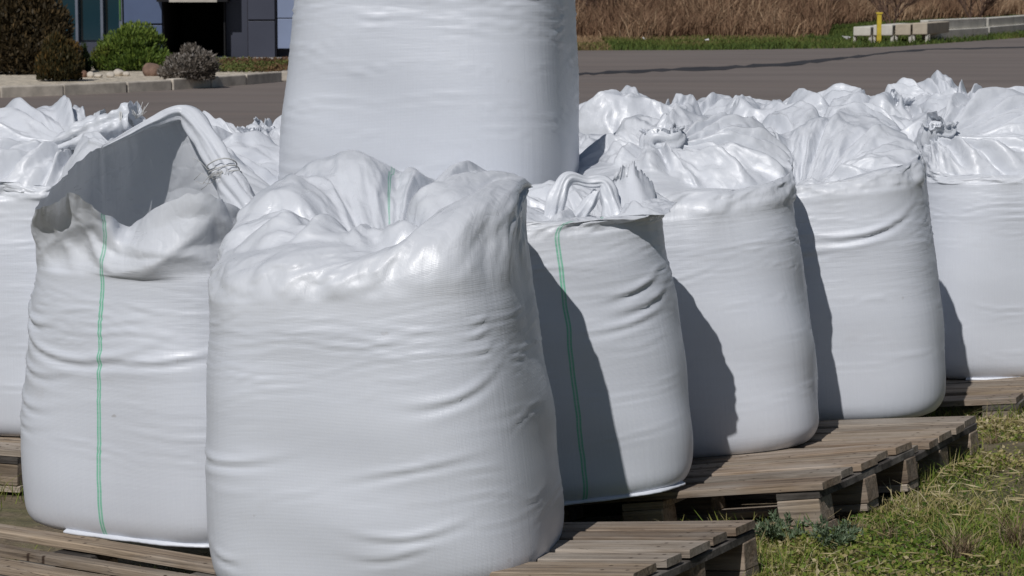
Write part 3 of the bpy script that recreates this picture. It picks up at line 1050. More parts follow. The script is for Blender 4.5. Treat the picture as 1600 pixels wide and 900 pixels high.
E_, _ = place_bag('right_end', (2.14, 11.2, 0.17), R(0), R(2), 'white bulk bag in front cut off by the right edge, tied neck at left', F_B, (1.0, 1, 1.03))
seam_flap(E_, SPECS['right_end'], R(235), R(330), 5)

sp = SPECS['open']
FS_G = fabric('woven_fabric_green_line_left', 6.3, stripe=front_s(sp, -0.0), dirt=1.1)
ex = [(front_s(sp, -0.33), 0.60, 0.22, 0.014, 0.018, -0.35, 0.5), (front_s(sp, -0.15), 0.50, 0.45, 0.014, 0.017, -0.10, 0.35), (front_s(sp, -0.33), 0.46, 0.30, 0.012, 0.014, -0.3, 0.4),
      (front_s(sp, 0.2), 0.515, 0.30, 0.012, 0.014, 0.08, 0.1), (front_s(sp, -0.34), 0.36, 0.22, 0.012, 0.012, -0.3, 0.3), (front_s(sp, -0.35), 0.30, 0.2, 0.01, 0.01, -0.3, 0.3)]
G_, _ = place_bag('open', OPEN_LOC, OPEN_YAW, R(0), 'white bulk bag with a green line and a torn open top', FS_G, OPEN_SC, extra=ex)
seam_flap(G_, sp, R(250), R(325), 6, 0.012)

F_, _ = place_bag('left_end', F_LOC, F_YAW, R(0), 'white bulk bag cut off by the left edge, its folded neck pointing right', F_PLAIN)

# the raised bag and the one it stands on
SPECS['raised'] = dict(SPECS['plain_a'], a=0.475, b=0.44, belly=0.085)
S_, _ = place_bag('plain_a', (-0.285, 9.3, 0.83), R(-8), R(-1.0), 'white bulk bag standing highest, stacked on another and cut off by the top edge', F_B, (1.075, 1.06, 1.27), ncr=150, amp=0.0045)
J_, _ = place_bag('plain_b', (-0.30, 9.35, 0.0), R(-8), R(0), 'white bulk bag hidden under the raised bag in the middle', F_B, (0.95, 0.95, 0.72), hi=False)

# ------------------------------------------------------------------ rows behind
back_geo = {}
BACK = [
    ('plain_b', -1.17, 9.45, 0.0, 40, 1.10, 'white bulk bag in the gap between the torn bag and raised bag'),
    ('back_b', -1.06, 11.0, 0.0, 150, 1.08, 'knotted white bulk bag farthest back on the left, against the dark road'),
    ('plain_a', 0.36, 11.3, 0.0, 200, 1.10, 'white bulk bag peeking out just right of the raised bag'),
    ('back_c', 1.03, 11.6, 0.0, 75, 1.10, 'white bulk bag behind the puffed knot, tied at its right'),
    ('back_a', 1.74, 12.0, 0.0, 20, 1.09, 'white bulk bag in the second row just left of the bag at the right edge'),
    ('plain_b', 0.58, 13.2, 0.0, 110, 1.10, 'white bulk bag with twin peaks in the back row nearest the raised bag'),
    ('back_a', 1.02, 14.2, 0.0, 250, 1.03, 'low white bulk bag in the dip of the back row right of the twin peaks'),
    ('back_a', 1.42, 13.7, 0.0, 170, 1.10, 'white bulk bag with the tallest fold in the middle of the back row'),
    ('plain_a', 1.79, 14.7, 0.0, 300, 1.05, 'small looking white bulk bag in the farthest row behind the rounded one'),
    ('back_b', 1.93, 13.2, 0.0, 330, 1.09, 'white bulk bag with a rounded top in the back row above the deep creased bag'),
    ('back_c', 2.33, 14.0, 0.0, 215, 1.13, 'white bulk bag with the broad smooth peak in the back row on the right'),
    ('back_a', 2.80, 13.7, 0.0, 60, 1.10, 'white bulk bag in the back row cut off by the right edge'),
]
for key, x, y, z, yaw, sc_, lab in BACK:
    if key not in back_geo:
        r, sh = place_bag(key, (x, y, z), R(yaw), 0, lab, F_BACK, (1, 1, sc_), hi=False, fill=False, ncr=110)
        back_geo[key] = sh.data
    else:
        place_bag(key, (x, y, z), R(yaw), 0, lab, F_BACK, (1, 1, sc_), hi=False, fill=False, geo=back_geo[key])


# ------------------------------------------------------------------ twisted fabric parts
def twisted_rope(name, pts, rad, parent, mat, pleats=7, twist=2.5, seed=0, closed=False, depth=0.28, nseg=90, nr=42):
    """a gathered, twisted roll of fabric following pts"""
    rng = np.random.RandomState(seed)
    P = np.array(pts, float)
    m = len(P)
    ts = np.linspace(0, m - 1 if not closed else m, nseg, endpoint=not closed)
    def cr(t):
        i = int(math.floor(t))
        f = t - i
        if closed:
            a, b, c, d = P[(i - 1) % m], P[i % m], P[(i + 1) % m], P[(i + 2) % m]
        else:
            i = min(i, m - 2)
            f = t - i
            a, b, c, d = P[max(i - 1, 0)], P[i], P[i + 1], P[min(i + 2, m - 1)]
        return 0.5 * (2 * b + (c - a) * f + (2 * a - 5 * b + 4 * c - d) * f * f + (3 * b - a - 3 * c + d) * f ** 3)
    Cn = np.array([cr(t) for t in ts])
    rr = np.interp(ts, np.arange(len(rad)), rad) if not closed else np.interp(ts, np.arange(m + 1), list(rad) + [rad[0]])
    V = []
    th = np.arange(nr) / nr * 2 * PI
    for i in range(nseg):
        a = Cn[(i - 1) % nseg] if closed else Cn[max(i - 1, 0)]
        b = Cn[(i + 1) % nseg] if closed else Cn[min(i + 1, nseg - 1)]
        t = b - a
        t /= np.linalg.norm(t)
        u = np.cross(t, [0.1, -0.9, 0.3])
        u /= np.linalg.norm(u)
        w = np.cross(t, u)
        ph = twist * 2 * PI * i / nseg
        pr = 1 + depth * (np.abs(np.sin((th * pleats + ph * 1.0) / 2 + 0.6 * np.sin(th + i * 0.05))) - 0.6) + 0.10 * np.sin(3 * th + ph + i * 0.11) + 0.05 * np.sin(11 * th + i * 0.3)
        r = rr[i] * pr * (1 + 0.07 * math.sin(i * 0.45 + seed))
        V.append(Cn[i] + np.outer(np.cos(th) * r, u) + np.outer(np.sin(th) * r, w))
    V = np.array(V).reshape(-1, 3)
    n = nseg if closed else nseg - 1
    i, j = np.meshgrid(np.arange(n), np.arange(nr), indexing='ij')
    a = (i * nr + j).ravel()
    b = (i * nr + (j + 1) % nr).ravel()
    c = (((i + 1) % nseg) * nr + (j + 1) % nr).ravel()
    d = (((i + 1) % nseg) * nr + j).ravel()
    uvv = np.c_[np.tile(th * 0.05, nseg), np.repeat(np.arange(nseg) * 0.006, nr) + 2]
    return np_mesh(name, V, np.c_[a, b, c, d], mat, parent, True, uvv)


def knot(root, c, size, seed):
    """bunched knot of fabric with a cord round it"""
    rg_ = random.Random(seed)
    c = Vector(c)
    P = []
    for k in range(6):
        a = k / 6 * 2 * PI + rg_.uniform(-0.3, 0.3)
        P.append(c + Vector((math.cos(a) * size * rg_.uniform(0.45, 0.8), math.sin(a) * size * rg_.uniform(0.35, 0.7), size * rg_.uniform(-0.35, 0.55))))
    twisted_rope('tied_knot', P, [size * rg_.uniform(0.36, 0.55) for _ in P], root, F_PLAIN, 5, 2.0, seed, closed=True, nseg=60, nr=30, depth=0.34)
    e = c + Vector((rg_.uniform(-1, 1), rg_.uniform(-1, 0.2), 0.9)) * size * 1.1
    twisted_rope('knot_end', [c + Vector((0, 0, size * 0.2)), c.lerp(e, 0.5) + Vector((0, 0, size * 0.3)), e], [size * 0.42, size * 0.38, size * 0.5], root, F_PLAIN, 6, 0.8, seed + 1, nseg=26, nr=30, depth=0.4)


def to_local(root, p):
    bpy.context.view_layer.update()
    return root.matrix_world.inverted() @ Vector(p)


# neck of the torn bag: folded rim twisted into a rope that droops to the right
bpy.context.view_layer.update()
pp = [atY(160, 230, 8.24), atY(200, 210, 8.30), atY(242, 190, 8.36), atY(288, 177, 8.40), atY(318, 210, 8.32), atY(345, 258, 8.22), atY(366, 298, 8.12), atY(384, 330, 8.02), atY(392, 362, 7.98)]
twisted_rope('twisted_neck', [to_local(G_, p) for p in pp], [0.003, 0.010, 0.018, 0.028, 0.036, 0.034, 0.044, 0.042, 0.028], G_, F_PLAIN, 5, 1.3, 3)
mb = MB()
for k, (px, py, Y) in enumerate(((346, 258, 8.20), (350, 268, 8.19), (354, 275, 8.18))):
    c = to_local(G_, atY(px, py, Y))
    q = Vector((0, 0, 1)).rotation_difference(Vector((0.35, -0.3, -1)))
    mb.tube([c + q @ Vector((0.046 * math.cos(a), 0.046 * math.sin(a), 0.004 * math.sin(a * 2 + k))) for a in np.linspace(0, 2 * PI, 22)], 0.0022, 5)
rng0 = random.Random(8)
for k in range(9):
    c = to_local(G_, atY(348, 268, 8.12))
    e = [c]
    dv = Vector((rng0.uniform(-0.12, 0.03), rng0.uniform(-0.02, 0.02), rng0.uniform(-0.06, 0.03)))
    for i in range(1, 5):
        e.append(c + dv * i / 4 + Vector((0, 0, 0.012 * math.sin(i * 2 + k))))
    mb.tube(e, 0.0009, 4)
mb.build('neck_string', cord_mat, G_, True)

twisted_rope('folded_neck', [to_local(F_, p) for p in (atY(84, 226, 9.72), atY(122, 214, 9.70), atY(158, 203, 9.68), atY(190, 193, 9.66), atY(214, 184, 9.64))], [0.02, 0.042, 0.050, 0.046, 0.060], F_, F_PLAIN, 5, 0.35, 23, depth=0.42)
_c = to_local(F_, atY(196, 191, 9.655))
mb = MB()
_q = Vector((0, 0, 1)).rotation_difference(Vector((0.9, 0, 0.3)))
for k in range(2):
    mb.tube([_c + _q @ Vector((0.050 * math.cos(a), 0.050 * math.sin(a), 0.006 * k + 0.004 * math.sin(2 * a))) for a in np.linspace(0, 2 * PI, 22)], 0.0022, 5)
rngf = random.Random(4)
for k in range(12):
    _e = to_local(F_, atY(212, 186, 9.63))
    _d = Vector((rngf.uniform(-0.02, 0.05), rngf.uniform(-0.02, 0.02), rngf.uniform(0.01, 0.07)))
    mb.tube([_e, _e + _d * 0.5 + Vector((0.004, 0, 0)), _e + _d], 0.0010, 4)
mb.build('neck_string', cord_mat, F_, True)
knot(C_, SIMS['knotted']['v'][-4].mean(0), 0.075, 3)
knot(E_, SIMS['right_end']['v'][-4].mean(0), 0.07, 9)
for _o in [o for o in COL.objects if o.get('category') == 'bag' and o.get('source') in ('back_b', 'back_c', 'plain_b')]:
    knot(_o, SPECS[_o['source']]['off'] + (SPECS[_o['source']]['h'] + SPECS[_o['source']]['neckz'] - 0.01,), 0.06, len(_o.name) + int(_o.location.y * 7))
    del _o['source']

# loop on the slim bag
pp = [atY(858, 372, 8.30), atY(862, 345, 8.32), atY(872, 306, 8.33), atY(888, 279, 8.35), atY(918, 284, 8.36), atY(944, 286, 8.36), (atY(953, 312, 8.34)), atY(960, 346, 8.30), atY(962, 372, 8.28)]
twisted_rope('lifting_loop', [to_local(B, p) for p in pp], [0.026, 0.030, 0.027, 0.020, 0.016, 0.021, 0.028, 0.032, 0.026], B, F_PLAIN, 6, 1.2, 5)
pp = [atY(896, 350, 8.36), atY(915, 326, 8.35), atY(933, 300, 8.37)]
twisted_rope('inner_fold', [to_local(B, p) for p in pp], [0.022, 0.02, 0.014], B, F_PLAIN, 5, 0.6, 9, nseg=40)


def torn_flap(name, pts_lo, pts_hi, parent, mat, seed=0, nu=36, nv=14, bulge=0.03):
    """a stiff piece of torn fabric standing up; bent, with a ragged upper edge"""
    rng = np.random.RandomState(seed)
    lo = np.array([list(p) for p in pts_lo])
    hi = np.array([list(p) for p in pts_hi])
    t = np.linspace(0, 1, nu)
    L = np.array([np.interp(t, np.linspace(0, 1, len(lo)), lo[:, k]) for k in range(3)]).T
    Hh = np.array([np.interp(t, np.linspace(0, 1, len(hi)), hi[:, k]) for k in range(3)]).T
    rag = rng.rand(nu) * 0.10
    V, UV = [], []
    for j in range(nv):
        s = j / (nv - 1)
        ss = s * (1 - rag * (s > 0.8))
        p = L * (1 - ss)[:, None] + Hh * ss[:, None] if hasattr(ss, '__len__') else L * (1 - ss) + Hh * ss
        off = bulge * math.sin(s * PI) * np.sin(t * PI * 1.5 + seed) + 0.006 * np.sin(t * 17 + s * 6) * s
        p = p + np.outer(off, [0.2, -1, 0.1])
        V.append(p)
        UV.append(np.c_[t * 0.3, np.full(nu, 0.9 + s * 0.2)])
    V = np.array(V).reshape(-1, 3)
    UV = np.array(UV).reshape(-1, 2)
    i, j = np.meshgrid(np.arange(nv - 1), np.arange(nu - 1), indexing='ij')
    a = (i * nu + j).ravel()
    o = np_mesh(name, V, np.c_[a, a + 1, a + nu + 1, a + nu], mat, parent, True, UV)
    so = o.modifiers.new('thick', 'SOLIDIFY')
    so.thickness = 0.0015
    return o


torn_flap('torn_flap', [to_local(B, atY(955, 345, 8.25)), to_local(B, atY(985, 352, 8.3)), to_local(B, atY(1020, 340, 8.35))],
          [to_local(B, atY(962, 262, 8.45)), to_local(B, atY(990, 250, 8.5)), to_local(B, atY(1022, 285, 8.55))], B, F_B, 4)


# ------------------------------------------------------------------ pallets
WOODS = [wood('weathered_wood'), wood('weathered_wood_grey', (0.36, 0.30, 0.24), (0.16, 0.13, 0.10)), wood('weathered_wood_brown', (0.35, 0.265, 0.19), (0.14, 0.10, 0.07))]
BOARDS = [wood('deck_wood', nails=True), wood('deck_wood_grey', (0.36, 0.30, 0.24), (0.16, 0.13, 0.10), nails=True), wood('deck_wood_brown', (0.35, 0.265, 0.19), (0.14, 0.10, 0.07), nails=True)]
W_DARK = wood('dark_damp_wood', (0.085, 0.075, 0.068), (0.04, 0.035, 0.03))  # darker wood tone for the cross boards below the deck


def plank(mb, c, d, rng, nseg=10, warp=0.004, axis=0):
    """a sawn board with slightly worn, uneven edges"""
    L_, W_, T_ = d
    V, F = [], []
    bow = rng.uniform(-warp, warp)
    for i in range(nseg + 1):
        t = i / nseg - 0.5
        z = bow * (1 - 4 * t * t)
        e = 0.003
        ww = W_ / 2 - rng.uniform(0, 0.003)
        wx = W_ / 2 - rng.uniform(0, 0.003)
        ex_ = rng.uniform(-0.004, 0.004) if i in (0, nseg) else 0
        sec = [(-ww, -T_ / 2), (-ww, T_ / 2 - e), (-ww + e * 1.3, T_ / 2), (wx - e * 1.3, T_ / 2), (wx, T_ / 2 - e), (wx, -T_ / 2)]
        for (w_, h_) in sec:
            p = (t * L_ + ex_, w_, h_ + z)
            if axis:
                p = (p[1], p[0], p[2])
            V.append((c[0] + p[0], c[1] + p[1], c[2] + p[2]))
    n = 6
    for i in range(nseg):
        for k in range(n):
            q = (i * n + k, i * n + (k + 1) % n, (i + 1) * n + (k + 1) % n, (i + 1) * n + k)
            F.append(q[::-1] if not axis else q)
    F.append(tuple(range(n)) if not axis else tuple(range(n))[::-1])
    F.append(tuple(nseg * n + k for k in range(n))[::-1] if not axis else tuple(nseg * n + k for k in range(n)))
    mb.add(V, F)


def pallet(loc, yaw, roll, pitch, label, seed, wk=1.0):
    """origin at the near right corner of the deck's top; u runs left, v runs back"""
    rng = random.Random(seed)
    root = empty('wooden_pallet', loc)
    M = Matrix.Rotation(yaw, 4, 'Z') @ Matrix.Rotation(-roll, 4, 'Y') @ Matrix.Rotation(pitch, 4, 'X')
    root.rotation_euler = M.to_euler()
    tag(root, label, 'pallet', 'weathered wooden pallets under the bags')
    T = 0.022
    vs_ = [0.0725, 0.245, 0.40, 0.555, 0.7275]
    ws = [0.145, 0.10, 0.145, 0.10, 0.145]
    for v, w in zip(vs_, ws):
        mb = MB()
        sh = rng.uniform(-0.012, 0.012)
        plank(mb, (0, 0, 0), (1.2, w * wk, T), rng)
        o = mb.build('deck_board', rng.choice(BOARDS), root)
        o.location = (-0.6 + sh, v + rng.uniform(-0.004, 0.004), -T / 2 + rng.uniform(0, 0.003))
        o.rotation_euler = (R(rng.uniform(-0.8, 0.8)), 0, R(rng.uniform(-0.6, 0.6)))
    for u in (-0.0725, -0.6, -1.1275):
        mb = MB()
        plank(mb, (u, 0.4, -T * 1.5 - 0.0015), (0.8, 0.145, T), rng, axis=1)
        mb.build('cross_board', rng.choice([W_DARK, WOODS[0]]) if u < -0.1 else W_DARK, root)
        for v in (0.05, 0.4, 0.75):
            b = MB()
            hh = 0.078
            b.box((u + rng.uniform(-0.006, 0.006), v + rng.uniform(-0.005, 0.005), -2 * T - 0.003 - hh / 2), (0.14, 0.098, hh), None, 0.002, rng)
            b.build('block', rng.choice(WOODS), root, False, 0.004)
    for v in (0.05, 0.4, 0.75):
        mb = MB()
        plank(mb, (-0.6, v, -2 * T - 0.0045 - 0.078 - T / 2), (1.2, 0.10, T), rng)
        mb.build('bottom_board', rng.choice(WOODS), root)
    return root


P1 = pallet((0.315, 6.68, 0.290), R(-27), R(5.6), R(-0.5), 'weathered pallet under the nearest bag, at the bottom edge', 1)
P2 = pallet((0.92, 7.94, 0.285), R(-29), R(9.0), R(0.4), 'weathered pallet in front of the third and fourth bags, with staggered board ends', 2)
P3 = pallet((1.285, 8.62, 0.255), R(-26), R(6.0), R(0.2), 'weathered pallet touching the rear edge of another at the grass', 3)
P4 = pallet((1.945, 10.2, 0.185), R(-21), R(5.5), R(0.2), 'weathered pallet under the bag at the right edge', 4)
p = at(318, 893, 0.144)
P0 = pallet((p.x - 0.30, p.y - 0.55, 0.144), R(-34), 0, 0, 'weathered pallet under the torn bag in the bottom left corner', 5, 0.62)
p = at(36, 697, 0.144)
P5 = pallet((p.x, p.y - 0.1, 0.144), R(-20), 0, 0, 'weathered pallet under the bag at the left edge', 6)


# ------------------------------------------------------------------ grass near the pallets
def in_pallet(x, y):
    inside = np.zeros(len(x), bool)
    for Pq in (P0, P1, P2, P3, P4, P5):
        yw = Pq.rotation_euler.z
        dx, dy = x - Pq.location.x, y - Pq.location.y
        u = dx * math.cos(yw) + dy * math.sin(yw)
        v = -dx * math.sin(yw) + dy * math.cos(yw)
        inside |= (u > -1.2) & (u < 0.0) & (v > 0.0) & (v < 0.8)
    return inside


def noise2(x, y, seed, sc_=1.0):
    rng = np.random.RandomState(seed)
    z = np.zeros_like(x)
    for k in range(10):
        a = rng.rand() * 6.28
        f = rng.uniform(1.5, 9) * sc_
        z += np.sin((x * math.cos(a) + y * math.sin(a)) * f + rng.rand() * 6.28) / 10 * 1.6
    return z


GREEN = [(0.0, (0.06, 0.12, 0.02)), (0.25, (0.13, 0.21, 0.03)), (0.45, (0.23, 0.28, 0.05)), (0.6, (0.30, 0.29, 0.09)), (0.75, (0.42, 0.34, 0.16)), (1.0, (0.6, 0.52, 0.33))]
g_mat = leafy('grass_blades', GREEN, 0.6, 0.25)
rng = np.random.RandomState(11)
n = 200000
x = rng.uniform(0.2, 3.2, n)
y = rng.uniform(6.3, 13.0, n)
keep = (x / y > 0.03) & (x / y < 0.21)
x, y = x[keep], y[keep]
ip = in_pallet(x, y)
k2 = ~ip | (rng.rand(len(x)) < 0.0)
x, y = x[k2], y[k2]
nz = noise2(x, y, 3)
k3 = rng.rand(len(x)) < np.clip(0.55 + nz * 1.1, 0.15, 1)
x, y, nz = x[k3], y[k3], nz[k3]
n = len(x)
Hh = rng.uniform(0.012, 0.032, n) * (1 + np.clip(nz, -0.4, 1) * 0.9)
tall = rng.rand(n) < 0.04
Hh[tall] *= 2.2
tint = np.clip(0.42 + noise2(x, y, 9, 0.8) * 0.5 + rng.randn(n) * 0.16, 0, 1)
tint[tall] = np.clip(tint[tall] + 0.2, 0, 1)
gr = blades('grass', np.c_[x, y, ground_z(x, y) - 0.012], Hh, rng.uniform(0.0025, 0.006, n), 1.4, rng, tint, g_mat)
tag(gr, 'short green and straw coloured grass beside the pallets', 'grass', kind='stuff')

n = 10000
x = rng.uniform(0.2, 3.2, n)
y = rng.uniform(6.3, 12.5, n)
keep = (x / y > 0.03) & (x / y < 0.21) & ~in_pallet(x, y)
x, y = x[keep], y[keep]
k3 = rng.rand(len(x)) < np.clip(0.5 + noise2(x, y, 41, 1.1) * 1.5, 0.05, 1)
x, y = x[k3], y[k3]
n = len(x)
D = np.c_[rng.randn(n), rng.randn(n), rng.randn(n) * 0.12]
st_ = leaves('dead_straw', np.c_[x, y, ground_z(x, y) + rng.uniform(0.004, 0.022, n)], D, rng.uniform(0.03, 0.085, n), rng, np.clip(0.84 + rng.randn(n) * 0.1, 0, 1), g_mat, asp=0.07)
tag(st_, 'dead straw lying flat in the short grass', 'straw', kind='stuff')

# moss and low leaves between the blades
n = 260000
x = rng.uniform(0.2, 3.2, n)
y = rng.uniform(6.3, 12.5, n)
keep = (x / y > 0.03) & (x / y < 0.21) & ~in_pallet(x, y)
x, y = x[keep], y[keep]
nz = noise2(x, y, 21, 1.3)
k3 = rng.rand(len(x)) < np.clip(0.45 + nz * 1.6, 0.08, 1)
x, y = x[k3], y[k3]
n = len(x)
D = np.c_[rng.randn(n), rng.randn(n), rng.rand(n) * 1.0]
tint = np.clip(0.50 + noise2(x, y, 33, 0.7) * 0.55 + rng.randn(n) * 0.18, 0, 1)
ms = leaves('ground_cover', np.c_[x, y, ground_z(x, y) + rng.uniform(-0.012, 0.012, n)], D, rng.uniform(0.007, 0.021, n), rng, tint, g_mat, asp=0.6)
tag(ms, 'mossy ground cover of tiny leaves and dead bits between the grass', 'ground cover', kind='stuff')

# little grass in the gaps of the pallets and along their edges
xs_, ys_ = [], []
for Pq, us, vs2, m_ in ((P0, (-1.0, 0.25), (0.0, 0.9), 900), (P2, (-1.1, 0.03), (-0.12, 0.05), 500), (P1, (-1.1, 0.1), (0.78, 1.1), 900), (P3, (-0.2, 0.06), (0.0, 0.8), 500), (P4, (-1.0, 0.1), (-0.15, 0.05), 600), (P5, (-1, 0.1), (-0.3, 0.1), 500)):
    yw = Pq.rotation_euler.z
    u = rng.uniform(us[0], us[1], m_)
    v = rng.uniform(vs2[0], vs2[1], m_)
    xs_.append(Pq.location.x + u * math.cos(yw) - v * math.sin(yw))
    ys_.append(Pq.location.y + u * math.sin(yw) + v * math.cos(yw))
x, y = np.concatenate(xs_), np.concatenate(ys_)
n = len(x)
gg = blades('grass', np.c_[x, y, ground_z(x, y) - 0.012], rng.uniform(0.03, 0.10, n), rng.uniform(0.002, 0.005, n), 1.2, rng, np.clip(0.45 + rng.randn(n) * 0.25, 0, 1), g_mat)
tag(gg, 'thin grass growing up between and along the pallets', 'grass', kind='stuff')

# grey-green weeds and dry stalks
w_mat = leafy('grey_green_leaf', [(0.0, (0.07, 0.11, 0.055)), (0.5, (0.13, 0.18, 0.10)), (1.0, (0.21, 0.26, 0.17))], 0.7, 0.15)
d_mat = leafy('dry_stalk', [(0.0, (0.12, 0.08, 0.05)), (0.6, (0.26, 0.19, 0.11)), (1.0, (0.40, 0.33, 0.21))], 0.8, 0.1)
for (px, py, rad, nn, seed, lab) in ((1225, 842, 0.10, 900, 1, 'feathery grey-green weed close to the near corner block of the pallet'),
                                     (1300, 862, 0.09, 800, 2, 'larger feathery grey-green weed just right of its twin, below the pallet block')):
    r_ = np.random.RandomState(seed)
    c = at(px, py, 0.12)
    c.z = float(ground_z(np.array([c.x]), np.array([c.y]))[0]) - 0.01
    root = empty('weed_plant', c)
    tag(root, lab, 'weed')
    st = MB()
    PP, DD = [], []
    for k in range(16):
        a = r_.rand() * 6.28
        rr = rad * r_.uniform(0.4, 1.1)
        e = Vector((math.cos(a) * rr, math.sin(a) * rr, r_.uniform(0.03, 0.08)))
        st.tube([(0, 0, 0), e * 0.5 + Vector((0, 0, 0.015)), e], [0.0018, 0.0014, 0.0008], 4)
        for q in range(nn // 16):
            t = r_.uniform(0.25, 1.0)
            PP.append(np.array(e) * t + np.array([0, 0, 0.012 * math.sin(t * 3)]) + r_.randn(3) * 0.004)
            DD.append(r_.randn(3) * 0.7 + np.array(e) / rad * 0.5 + np.array([0, 0, 0.5]))
    st.build('stem', w_mat, root)
    PP, DD = np.array(PP), np.array(DD)
    leaves('foliage', PP, DD, r_.uniform(0.010, 0.024, len(PP)), r_, r_.rand(len(PP)), w_mat, root, 0.3)
for (px, py, m_, hgt, seed, lab) in ((1340, 828, 70, 0.07, 5, 'small heap of brown dead stalks at the pallet corner'), (1548, 690, 60, 0.10, 6, 'brown dead stalks beside the right pallet block'),
                                     (1500, 888, 110, 0.13, 7, 'tuft of straw coloured grass near the bottom edge right of centre'), (1588, 868, 110, 0.15, 8, 'tuft of straw coloured grass in the bottom right corner'),
                                     (1385, 845, 50, 0.08, 9, 'thin pale tuft of dry grass standing alone in the short grass')):
    r_ = np.random.RandomState(seed)
    c = at(px, py, 0.14)
    c.z = float(ground_z(np.array([c.x]), np.array([c.y]))[0]) - 0.01
    q = r_.randn(m_, 2) * 0.018
    P = np.c_[q, np.zeros(m_)]
    o = blades('dry_tuft', P, r_.uniform(0.4, 1, m_) * hgt, r_.uniform(0.002, 0.004, m_), 1.5, r_, r_.rand(m_), d_mat)
    o.location = c
    tag(o, lab, 'grass tuft')

# ------------------------------------------------------------------ kerbed bed, shrubs and building on the left
concrete = simple('kerb_concrete', (0.58, 0.52, 0.44), 0.9, 0.25, 3.0, 0.004, 60)
pave = simple('pavement_concrete', (0.38, 0.35, 0.31), 0.9, 0.2, 1.5, 0.003, 40)
gravel = simple('pale_gravel', (0.66, 0.58, 0.46), 0.95, 0.35, 9.0, 0.03, 25)
kp = [at(px, py, 0.0) for px, py in ((-900, 170), (-300, 159), (-60, 155.5), (0, 153), (100, 149.5), (200, 145), (270, 141), (330, 137), (385, 133), (441, 128))]
KH = 0.17


def offset_path(path, d):
    out = []
    for i, p in enumerate(path):
        a = path[max(0, i - 1)]
        b = path[min(len(path) - 1, i + 1)]
        t = (b - a).normalized()
        out.append(p + Vector((-t.y, t.x, 0)) * d)
    return out


kroot = empty('kerb', kp[3])
tag(kroot, kind='structure')
fine = []
for i in range(len(kp) - 1):
    m_ = max(1, int((kp[i + 1] - kp[i]).length / 0.98 + 0.5))
    for k in range(m_):
        fine.append(kp[i].lerp(kp[i + 1], k / m_))
fine.append(kp[-1])
inn = offset_path(fine, 0.16)
rk = random.Random(2)
for i in range(len(fine) - 1):
    g = 0.012
    a, b = fine[i], fine[i + 1]
    c, d = inn[i], inn[i + 1]
    t = (b - a).normalized() * g
    hh = KH + rk.uniform(-0.012, 0.008)
    jx = Vector((rk.uniform(-0.01, 0.01), rk.uniform(-0.01, 0.01), 0))
    base = [a + t + jx, b - t + jx, d - t + jx, c + t + jx]
    V = [(p.x, p.y, -0.02) for p in base] + [(p.x, p.y, hh) for p in base]
    mb = MB()
    mb.add([Vector(v) - kroot.location for v in V], [(3, 2, 1, 0), (4, 5, 6, 7), (0, 1, 5, 4), (1, 2, 6, 5), (2, 3, 7, 6), (3, 0, 4, 7)])
    mb.build('kerb_stone', concrete, kroot, False, 0.02)
# kerb turning back at the right end
e = kp[-1]
mb = MB()
mb.box((e.x + 0.02 - kroot.location.x, e.y + 1.5 - kroot.location.y, KH / 2), (0.16, 2.7, KH))
mb.build('kerb_stone', concrete, kroot, False, 0.02)
# bed surface
V = [(p.x, p.y, KH - 0.03) for p in inn] + [(p.x + (0.0 if i else -10), 52.9, KH - 0.03) for i, p in enumerate(inn)]
n = len(inn)
mb = MB()
mb.add(V, [(i, i + 1, n + i + 1, n + i) for i in range(n - 1)])
tag(mb.build('gravel_bed', gravel), kind='structure')
bx0 = -40
mb = MB()
mb.box(((bx0 - 3.4) / 2, 51.3, (KH + 0.0) / 2), (-3.4 - bx0, 4.6, KH - 0.008))
tag(mb.build('pavement', pave), kind='structure')

BED = KH - 0.03


